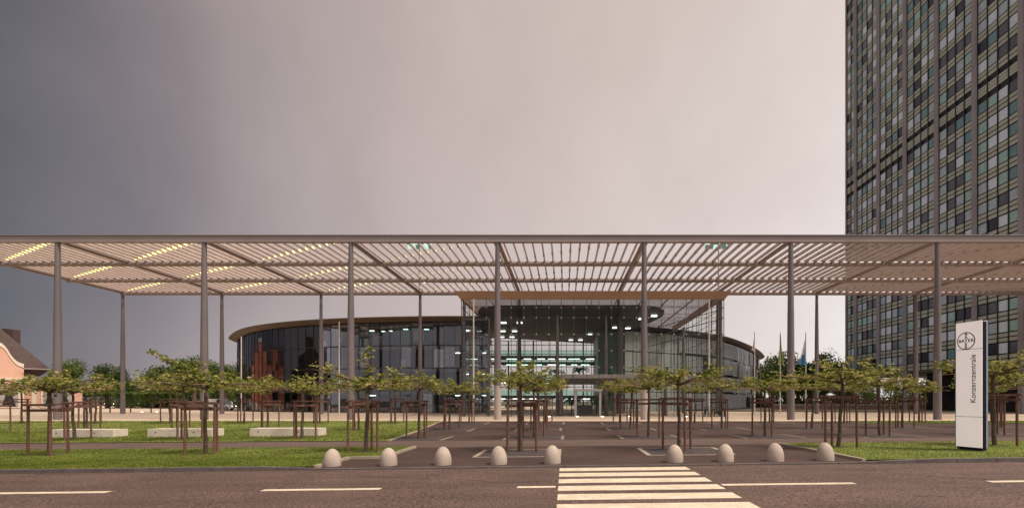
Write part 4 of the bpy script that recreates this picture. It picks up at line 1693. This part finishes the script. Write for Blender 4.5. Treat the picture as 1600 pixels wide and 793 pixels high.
# ------------------------------------------------------------------ flags
for px, l, ms in ((1179, 'pale limp flag on the left pole, near the curved building', 'white'), (1219, 'limp yellow-green flag on the middle pole', 'green'), (1259, 'limp blue and white flag on the right pole, before the tower', 'blue')):
    d = 62.5
    x = (px - CX) / F * d
    t = empty('flagpole', (x, d, 0))
    m_ = MB()
    m_.path([(0, 0, 0), (0, 0, 9.95)], [.075, .05], 10)
    m_.build('pole', M_pole, t, True)
    m_ = MB()
    m_.lathe([(.02, 9.95), (.06, 10.0), (.02, 10.06)], 8)
    m_.build('finial', M_pole, t, True)
    tag(t, 'white pole of the ' + l, 'flagpole', 'flagpoles on the plaza')
    fo = empty('flag', (x, d, 0))
    m_ = MB()
    nu, nv = 10, 14
    zt, zb_ = 9.8, 5.9
    g = []
    for v in range(nv + 1):
        row = []
        f = v / nv
        W = (.10 + 1.0 * f ** 1.2) * (1 if ms != 'green' else .75)
        for u in range(nu + 1):
            s_ = u / nu
            xx = -W * s_
            if ms == 'green':
                xx = W * (.55 - s_)
            yy = .12 * math.sin(s_ * 9 + v * .25) * (.3 + f) - .08
            zz = zt - (zt - zb_) * f - .35 * s_ * (1 - f) * 0 - .9 * s_ * (1 - f) * .6 + .25 * s_ * f
            row.append((xx, yy, zz))
        g.append(row)
    for v in range(nv):
        for u in range(nu):
            m_.cur = 1 if (ms == 'blue' and (u > 3 and v < 9 or u > 6 and v < 11)) else 0
            m_.q(g[v][u], g[v][u + 1], g[v + 1][u + 1], g[v + 1][u])
    m0 = {'white': M_fwhite, 'green': M_fgreen, 'blue': M_fblue}[ms]
    if ms == 'white':
        for p_ in ():
            pass
    c_ = m_.build('cloth', [m0, M_fwhite], fo, 'all')
    if ms == 'white':
        c_.scale = (.4, 1, .55)
        c_.location = (0, 0, 4.4)
    tag(fo, l, 'flag', 'flags on the plaza')

# ------------------------------------------------------------------ background trees
def tree_meshes(seed, H, W, nleaf, size, m):
    r = random.Random(seed)
    tr = MB()
    tr.path([(0, 0, -.2), (.08, .05, H * .22), (-.05, 0, H * .45), (.05, 0, H * .75)], [W * .06, W * .045, W * .03, .03], 7)
    lv = MB()
    blobs = []
    for k in range(17):
        a = r.uniform(0, 2 * PI)
        f = r.uniform(.22, .97)
        q = W * .5 * (math.sin(PI * min(.95, .18 + .8 * f)) ** .7) * r.uniform(.25, .85)
        c = Vector((math.cos(a) * q, math.sin(a) * q, H * (.15 + .78 * f)))
        blobs.append((c, W * r.uniform(.15, .25)))
        if k < 9:
            tr.path([(0, 0, H * (.2 + .3 * f)), tuple(c)], [W * .02, .02], 5)
    blobs.append((Vector((0, 0, H * .86)), W * .2))
    for _ in range(nleaf):
        c, br = blobs[r.randrange(len(blobs))]
        d = Vector((r.gauss(0, 1), r.gauss(0, 1), r.gauss(0, 1))).normalized()
        p = c + d * br * (r.uniform(.45, 1.08)) * Vector((1, 1, .8)).length / 1.62
        n_ = (d + Vector((r.gauss(0, .5), r.gauss(0, .5), r.gauss(0, .5) + .3))).normalized()
        tx = n_.cross(Vector((r.gauss(0, 1), r.gauss(0, 1), r.gauss(0, 1)))).normalized()
        ty = n_.cross(tx)
        s = size * r.uniform(.6, 1.3)
        lv.q(p - tx * s, p - ty * s * .7, p + tx * s, p + ty * s * .7)
    return lv.mesh('crown', m), tr.mesh('trunk', M_bark, True)


BT = [tree_meshes(60 + i, 9, 7.5, 4200, .17, M_leafm if i % 2 else M_leafd) for i in range(5)]
NAMES = ['dark round', 'mid green', 'dense dark', 'light green', 'dark ragged']


def btree(px, base_d, top_y, kind, label, wscale=1.0, grp='trees behind the plaza'):
    x = (px - CX) / F * base_d
    h = EYE + (HY - top_y) / F * base_d
    t = empty('leafy_tree', (x, base_d, -.05), rnd.uniform(0, 6))
    for nme, me in zip(('crown', 'trunk'), BT[kind]):
        o = inst(nme, me, t)
        o.scale = (h / 9 * wscale, h / 9 * wscale, h / 9)
    tag(t, label, 'tree', grp)


LEFT = [(96, 120, 575, 1), (114, 116, 561, 3), (168, 108, 567, 0), (190, 106, 573, 2), (238, 106, 577, 3), (256, 110, 569, 0),
        (284, 112, 562, 1), (304, 106, 556, 3), (332, 114, 563, 3), (354, 106, 570, 1), (378, 118, 566, 3)]
for n, (px, d, ty, kd) in enumerate(LEFT):
    btree(px, d, ty, kd, '%s tree, %s from the left among those between pink house and curved building' % (NAMES[kd], ORD[n]))
RIGHT = [(1190, 165, 566, 0), (1207, 150, 558, 1), (1228, 140, 550, 2), (1246, 114, 560, 3), (1266, 100, 566, 0), (1288, 108, 552, 1), (1308, 98, 562, 3), (1332, 120, 585, 2),
         (1352, 128, 588, 1), (1392, 130, 592, 4), (1425, 126, 592, 0), (1452, 122, 582, 2)]
for n, (px, d, ty, kd) in enumerate(RIGHT):
    btree(px, d, ty, kd, '%s tree behind the flagpoles, %s from the left between curved building and tower' % (NAMES[kd], ORD[n]))
# undergrowth masses
for nm, xa, xb, d, hgt, l in (('shrubbery', -100, -56, 112, 4.6, 'dark undergrowth beneath the trees at left'), ('shrubbery', 40, 86, 116, 4.0, 'dark undergrowth beneath the trees at right')):
    m_ = MB()
    r = random.Random(int(d))
    for _ in range(9000):
        x = r.uniform(xa, xb)
        zz = hgt * r.random() ** 1.2 * (.75 + .25 * math.sin(x * .9))
        y = d + r.uniform(0, 5)
        p = Vector((x, y, zz))
        n_ = Vector((r.gauss(0, .6), -1, r.gauss(0, .8) + .4)).normalized()
        tx = n_.cross(Vector((r.gauss(0, 1), .1, r.gauss(0, 1)))).normalized()
        ty = n_.cross(tx)
        s = r.uniform(.12, .30)
        m_.q(p - tx * s, p - ty * s * .7, p + tx * s, p + ty * s * .7)
    tag(m_.build(nm, M_leafd), l, 'undergrowth', kind='stuff')
# pleached hedge trees
hm = MB()
r = random.Random(3)
for _ in range(2600):
    p = Vector((r.uniform(-1.35, 1.35), r.uniform(-.9, .9), 1.35 + 1.35 * r.random()))
    if r.random() < .6:
        p.z = 2.5 + r.gauss(0, .12) + .12 * math.sin(p.x * 4)
    n_ = Vector((r.gauss(0, .5), -.5 + r.gauss(0, .4), 1)).normalized()
    tx = n_.cross(Vector((r.gauss(0, 1), r.gauss(0, 1), 0))).normalized()
    ty = n_.cross(tx)
    s = r.uniform(.05, .11)
    hm.q(p - tx * s, p - ty * s * .7, p + tx * s, p + ty * s * .7)
HEDGE = hm.mesh('crown', M_leafm)
m_ = MB()
m_.path([(0, 0, -.1), (0, 0, 1.9)], [.08, .06], 7)
HT = m_.mesh('trunk', M_bark, True)
for n, px in enumerate((140, 172, 204, 236, 266)):
    d = 70 - n * .2
    t = empty('pleached_tree', ((px - CX) / F * d, d, 0), rnd.uniform(-.1, .1))
    inst('crown', HEDGE, t)
    inst('trunk', HT, t)
    tag(t, 'low clipped box-headed tree in the hedge row at left, %s from the pink house' % ORD[n], 'tree', 'clipped hedge trees')

# ------------------------------------------------------------------ pink house
a_ = Vector((.6, .8, 0))
n_h = Vector((.8, -.6, 0))
H0 = Vector((-60.0, 63.5, 0))                    # right end of the low wing
house = empty('pink_house', H0)
tag(house, 'pink rendered house with curved white gable and dark hipped roof at left edge', 'house')


def hb(mb, s0, s1, n0, n1, z0, z1):            # s runs to the left along the front, n outwards
    mb.obox(H0, -a_, n_h, s0, s1, n0, n1, z0, z1)


def hpart(mb, name, m, par=house):
    o = mb.build(name, m, par)
    if par is house:
        o.location = -Vector(house.location)
    return o


mb = MB()
hb(mb, 0, 4.0, -7, 0, 0, 3.35)
hpart(mb, 'wing_wall', M_pink)
mb = MB()
hb(mb, -.15, 4.0, -7.1, .22, 3.35, 3.5)
hpart(mb, 'wing_roof', M_roof)
mb = MB()
hb(mb, 0, 18, 0, .07, 0, .75)
hpart(mb, 'plinth', M_cream)
PJ = .95                                         # the gabled bay stands forward of the eaves
mb = MB()
hb(mb, 4.0, 18, -9, .02, 0, 4.6)
hb(mb, 5.15, 10.35, .03, PJ, 0, 4.3)
hpart(mb, 'main_wall', M_pink)
mb = MB()
hb(mb, 4.0, 4.4, .03, .12, .75, 4.3)
for s in (5.13, 9.92):
    hb(mb, s, s + .45, PJ, PJ + .08, .75, 4.0)
hb(mb, 5.1, 10.4, PJ - .3, PJ + .14, 4.0, 4.25)
hb(mb, 5.1, 10.4, PJ - .3, PJ + .07, 0, .75)
hb(mb, 4.0, 5.1, .03, .10, 4.3, 4.55)
hpart(mb, 'trim', M_cream)
def gcurve(t):
    return 5.13 + 2.62 * t, interp(t, [(0, 5.75), (.12, 5.85), (.25, 6.1), (.40, 6.75), (.52, 7.5), (.62, 7.9), (.78, 8.15), (1, 8.3)])
prof_g = [gcurve(k / 14) for k in range(15)]
prof_g = prof_g + [(15.5 - s, z) for s, z in reversed(prof_g)]
def P3(s, n, z):
    v = H0 - a_ * s + n_h * n
    return (v.x, v.y, z)
mb = MB()
mb.q(*[P3(s, PJ + .02, z) for s, z in prof_g] + [P3(10.37, PJ + .02, 4.25), P3(5.13, PJ + .02, 4.25)])
mb.q(*[P3(s, PJ - .25, z) for s, z in prof_g] + [P3(10.37, PJ - .25, 4.25), P3(5.13, PJ - .25, 4.25)])
hpart(mb, 'gable', M_pink)
mb = MB()
for (s0, z0), (s1, z1) in zip(prof_g, prof_g[1:]):
    mb.hexa([P3(s0, PJ - .3, z0 - .30), P3(s1, PJ - .3, z1 - .30), P3(s1, PJ + .1, z1 - .30), P3(s0, PJ + .1, z0 - .30), P3(s0, PJ - .3, z0 + .12), P3(s1, PJ - .3, z1 + .12), P3(s1, PJ + .1, z1 + .12), P3(s0, PJ + .1, z0 + .12)])
hpart(mb, 'gable_coping', M_cream)
# windows
for s in (1.6, 2.9, 6.3, 8.6):
    wide = .55 if s < 4 else .75
    w0 = 0 if s < 4 else PJ
    mb = MB()
    hb(mb, s - wide - .18, s - wide, w0 + .02, w0 + .09, .95, 3.1)
    hb(mb, s + wide, s + wide + .18, w0 + .02, w0 + .09, .95, 3.1)
    hb(mb, s - wide - .18, s + wide + .18, w0 + .02, w0 + .10, 3.1, 3.25)
    hb(mb, s - wide - .25, s + wide + .25, w0 + .02, w0 + .14, .83, .95)
    fr_ = hpart(mb, 'window', M_cream)
    mb = MB()
    hb(mb, s - wide, s + wide, w0 + .025, w0 + .035, .95, 3.1)
    pn = mb.build('pane', mat('house_glass', (0.02, 0.02, 0.025), 0.1), fr_)
    mb = MB()
    for q in (-.33, .33):
        hb(mb, s + q * wide - .03, s + q * wide + .03, w0 + .035, w0 + .06, .95, 3.1)
    for z in (1.65, 2.35):
        hb(mb, s - wide, s + wide, w0 + .036, w0 + .058, z - .025, z + .025)
    mb.build('glazing_bar', M_dark, fr_)
    mb = MB()
    for sg in (-1, 1):
        mb.hexa([P3(s + sg * wide, w0 + .036, 1.0), P3(s + sg * wide * .75, w0 + .036, 1.0), P3(s + sg * wide * .75, w0 + .04, 1.0), P3(s + sg * wide, w0 + .04, 1.0),
                 P3(s + sg * wide, w0 + .036, 3.0), P3(s + sg * wide * .1, w0 + .036, 3.0), P3(s + sg * wide * .1, w0 + .04, 3.0), P3(s + sg * wide, w0 + .04, 3.0)])
    mb.build('curtain', M_curtain, fr_)
# main roof: hip rising from the right eave
mb = MB()
C = [(2.9, .75), (20, .75), (20, -10), (2.9, -10)]
E0 = [P3(s, n, 5.35) for s, n in C]
R0, R1 = P3(11.0, -4.6, 15.3), P3(16, -4.6, 15.3)
mb.q(E0[0], R0, R1, E0[1])
mb.q(E0[3], R0, E0[0])
mb.q(E0[2], R1, R0, E0[3])
mb.q(E0[1], R1, E0[2])
mb.q(*E0)
L0_ = [P3(s, n, 4.55) for s, n in ((3.7, .1), (18, .1), (18, -9), (3.7, -9))]
for k in range(4):
    mb.q(L0_[k], L0_[(k + 1) % 4], E0[(k + 1) % 4], E0[k])
rf = hpart(mb, 'roof', M_roof)
mb = MB()
v = Vector(E0[0]).lerp(Vector(R0), .40)
mb.box(v.x - .35, v.y + .2, v.z - 1.2, v.x + .40, v.y + 1.0, v.z + .62)
mb.box(v.x - .95, v.y + .2, v.z - 1.0, v.x - .37, v.y + 1.0, v.z + .72)
mb.build('chimney', M_brickd, rf)
mb = MB()
hb(mb, 2.85, 19, .72, .86, 5.28, 5.42)
mb.build('gutter', M_slabedge, rf)
mb = MB()
v = Vector(P3(6.0, -.55, 6.75))
mb.obox(v, -a_, n_h, -.35, .35, -.05, .35, -.1, .28)
mb.build('skylight', M_slabedge, rf)

# ------------------------------------------------------------------ cars
def car(mbody, van=False):
    t = empty('parked_car')
    H = 1.95 if van else 1.42
    pr = [(-2.1, .32), (2.1, .32), (2.12, .62), (2.0, .82), (1.15, .93), (.45, H - .05), (.2, H), (-1.35, H), (-1.9, .98), (-2.1, .9)]
    if van:
        pr = [(-2.2, .32), (2.1, .32), (2.12, .7), (1.95, .95), (1.3, 1.1), (.75, H - .08), (.5, H), (-2.1, H), (-2.2, H - .1)]
    m_ = MB()
    n = len(pr)
    m_.v = [(x, -.84, z) for x, z in pr] + [(x, -.86 + (.10 if z > 1 else 0) + 0, z) for x, z in pr]
    m_.v = [(x, -(.86 - (.14 if z > 1.0 else 0)), z) for x, z in pr] + [(x, (.86 - (.14 if z > 1.0 else 0)), z) for x, z in pr]
    m_.f = [tuple(range(n)), tuple(reversed(range(n, 2 * n)))] + [(k, n + k, n + (k + 1) % n, (k + 1) % n) for k in range(n)]
    m_.mi = [0] * len(m_.f)
    m_.build('body', mbody, t)
    m_ = MB()
    zt, zb_ = H - .1, .98
    x0, x1 = (-1.3, .55) if not van else (-.2, .95)
    for sg in (-1, 1):
        m_.hexa([(x0 - .25, sg * .70, zb_ + .05), (x1 + .3, sg * .70, zb_ + .05), (x1 + .3, sg * .79, zb_ + .05), (x0 - .25, sg * .79, zb_ + .05),
                 (x0, sg * .70, zt), (x1 - .25, sg * .70, zt), (x1 - .25, sg * .735, zt), (x0, sg * .735, zt)])
    m_.hexa([(1.10, -.62, .99), (1.16, -.62, .99), (1.16, .62, .99), (1.10, .62, .99), (.5, -.6, H - .1), (.56, -.6, H - .1), (.56, .6, H - .1), (.5, .6, H - .1)])
    m_.build('window', M_card if mbody is not M_card else M_tyre, t)
    for x in (-1.3, 1.3):
        for sg in (-1, 1):
            w_ = MB()
            w_.path([(x, sg * .70, .32), (x, sg * .88, .32)], [.32, .32], 16)
            wo = w_.build('wheel', M_tyre, t, True)
            w_ = MB()
            w_.path([(x, sg * .87, .32), (x, sg * .895, .32)], [.19, .17], 12)
            w_.build('rim', M_cars, wo, True)
    for sg in (-1, 1):
        w_ = MB()
        w_.path([(2.02, sg * .6, .70), (2.14, sg * .6, .70)], [.10, .085], 12)
        w_.build('headlight', M_head, t, True)
    return t


cd = car(M_card)
for i, (px, d, rz, l) in enumerate(((182, 150, -PI / 2 + .15, 'dark car with lit headlights behind the clipped hedge, right of two'), (166, 152, -PI / 2 + .3, 'dark car with lit headlights behind the clipped hedge, left of two'))):
    o = cd if i == 0 else copy_tree(cd)
    o.location = ((px - CX) / F * d, d, 0)
    o.rotation_euler = (0, 0, rz)
    tag(o, l, 'car', 'cars behind the plaza')
o = car(M_cars)
o.location = ((357 - CX) / F * 112, 112, 0)
o.rotation_euler = (0, 0, -PI / 2 + .55)
tag(o, 'silver car with lit headlights left of the curved building', 'car', 'cars behind the plaza')
o = car(M_carw, True)
o.location = ((345 - CX) / F * 86, 86, 0)
o.rotation_euler = (0, 0, .1)
tag(o, 'white van parked sideways left of the curved building', 'van', 'cars behind the plaza')

# ------------------------------------------------------------------ low wall and rail behind the plaza at right
x0, x1, d = 38, 96, 93
wl = empty('low_wall', (x0, d, 0))
tag(wl, 'low rubble wall with pale coping before the tower legs', 'wall')
m_ = MB()
m_.box(0, 0, -.1, x1 - x0, .5, .85)
m_.build('wall', M_gravelwall, wl)
m_ = MB()
m_.box(-.05, -.06, .85, x1 - x0 + .05, .56, .95)
m_.build('coping', M_bench, wl)

# ------------------------------------------------------------------ brick building left of the view, mirrored in the curved glass front
bb = empty('brick_building', (-130, 90, 0))
tag(bb, 'tall red brick building with two pale-trimmed gables, mirrored in the curved glass front', 'building')


def bp(mb, name, m, par=bb):
    o = mb.build(name, m, par)
    if par is bb:
        o.location = -Vector(bb.location)
    return o


M_brickr = mat('red_brick', (0.42, 0.13, 0.085), 0.85, (0.50, 0.17, 0.11), 0.6)
M_bwin = mat('brick_window', (0.02, 0.02, 0.025), 0.2)
mb = MB()
mb.box(-144, 64, 0, -130.4, 120, 13)
bp(mb, 'main_wall', M_brickr)
mb = MB()
mb.q((-129.8, 63, 13), (-137, 63, 18.5), (-137, 121, 18.5), (-129.8, 121, 13))
mb.q((-144.5, 63, 13), (-144.5, 121, 13), (-137, 121, 18.5), (-137, 63, 18.5))
bp(mb, 'roof', M_roof)
for d0, d1, ht in ((87, 110, 19.8), (69, 80, 18.6)):
    dm = (d0 + d1) / 2
    poly = [(d0, 0), (d1, 0), (d1, ht - 6), (d1 - (d1 - d0) * .2, ht - 2.2), (dm, ht), (d0 + (d1 - d0) * .2, ht - 2.2), (d0, ht - 6)]
    mb = MB()
    mb.q(*[(-129, y, z) for y, z in poly])
    mb.q(*[(-131, y, z) for y, z in poly])
    for (ya, za), (yb, zb_) in zip(poly, poly[1:] + poly[:1]):
        mb.q((-129, ya, za), (-129, yb, zb_), (-131, yb, zb_), (-131, ya, za))
    g_ = bp(mb, 'gable', M_brickr)
    mb = MB()
    for (ya, za), (yb, zb_) in zip(poly[2:], poly[3:]):
        mb.hexa([(-131.2, ya, za - .9), (-128.8, ya, za - .9), (-128.8, yb, zb_ - .9), (-131.2, yb, zb_ - .9), (-131.2, ya, za + .2), (-128.8, ya, za + .2), (-128.8, yb, zb_ + .2), (-131.2, yb, zb_ + .2)])
    mb.build('coping', M_cream, g_).location = (0, 0, 0)
    for z in (1.2, 5.4, 9.6):
        for k in (.25, .5, .75):
            y = d0 + (d1 - d0) * k
            mb = MB()
            mb.box(-128.98, y - .8, z, -128.9, y + .8, z + 2.6)
            mb.build('window', M_bwin, g_)
mb = MB()
mb.box(-130.38, 64, 0, -130.2, 120, 1.0)
for z in (4.5, 8.7):
    mb.box(-130.38, 64, z, -130.3, 120, z + .3)
bp(mb, 'string_course', M_cream)
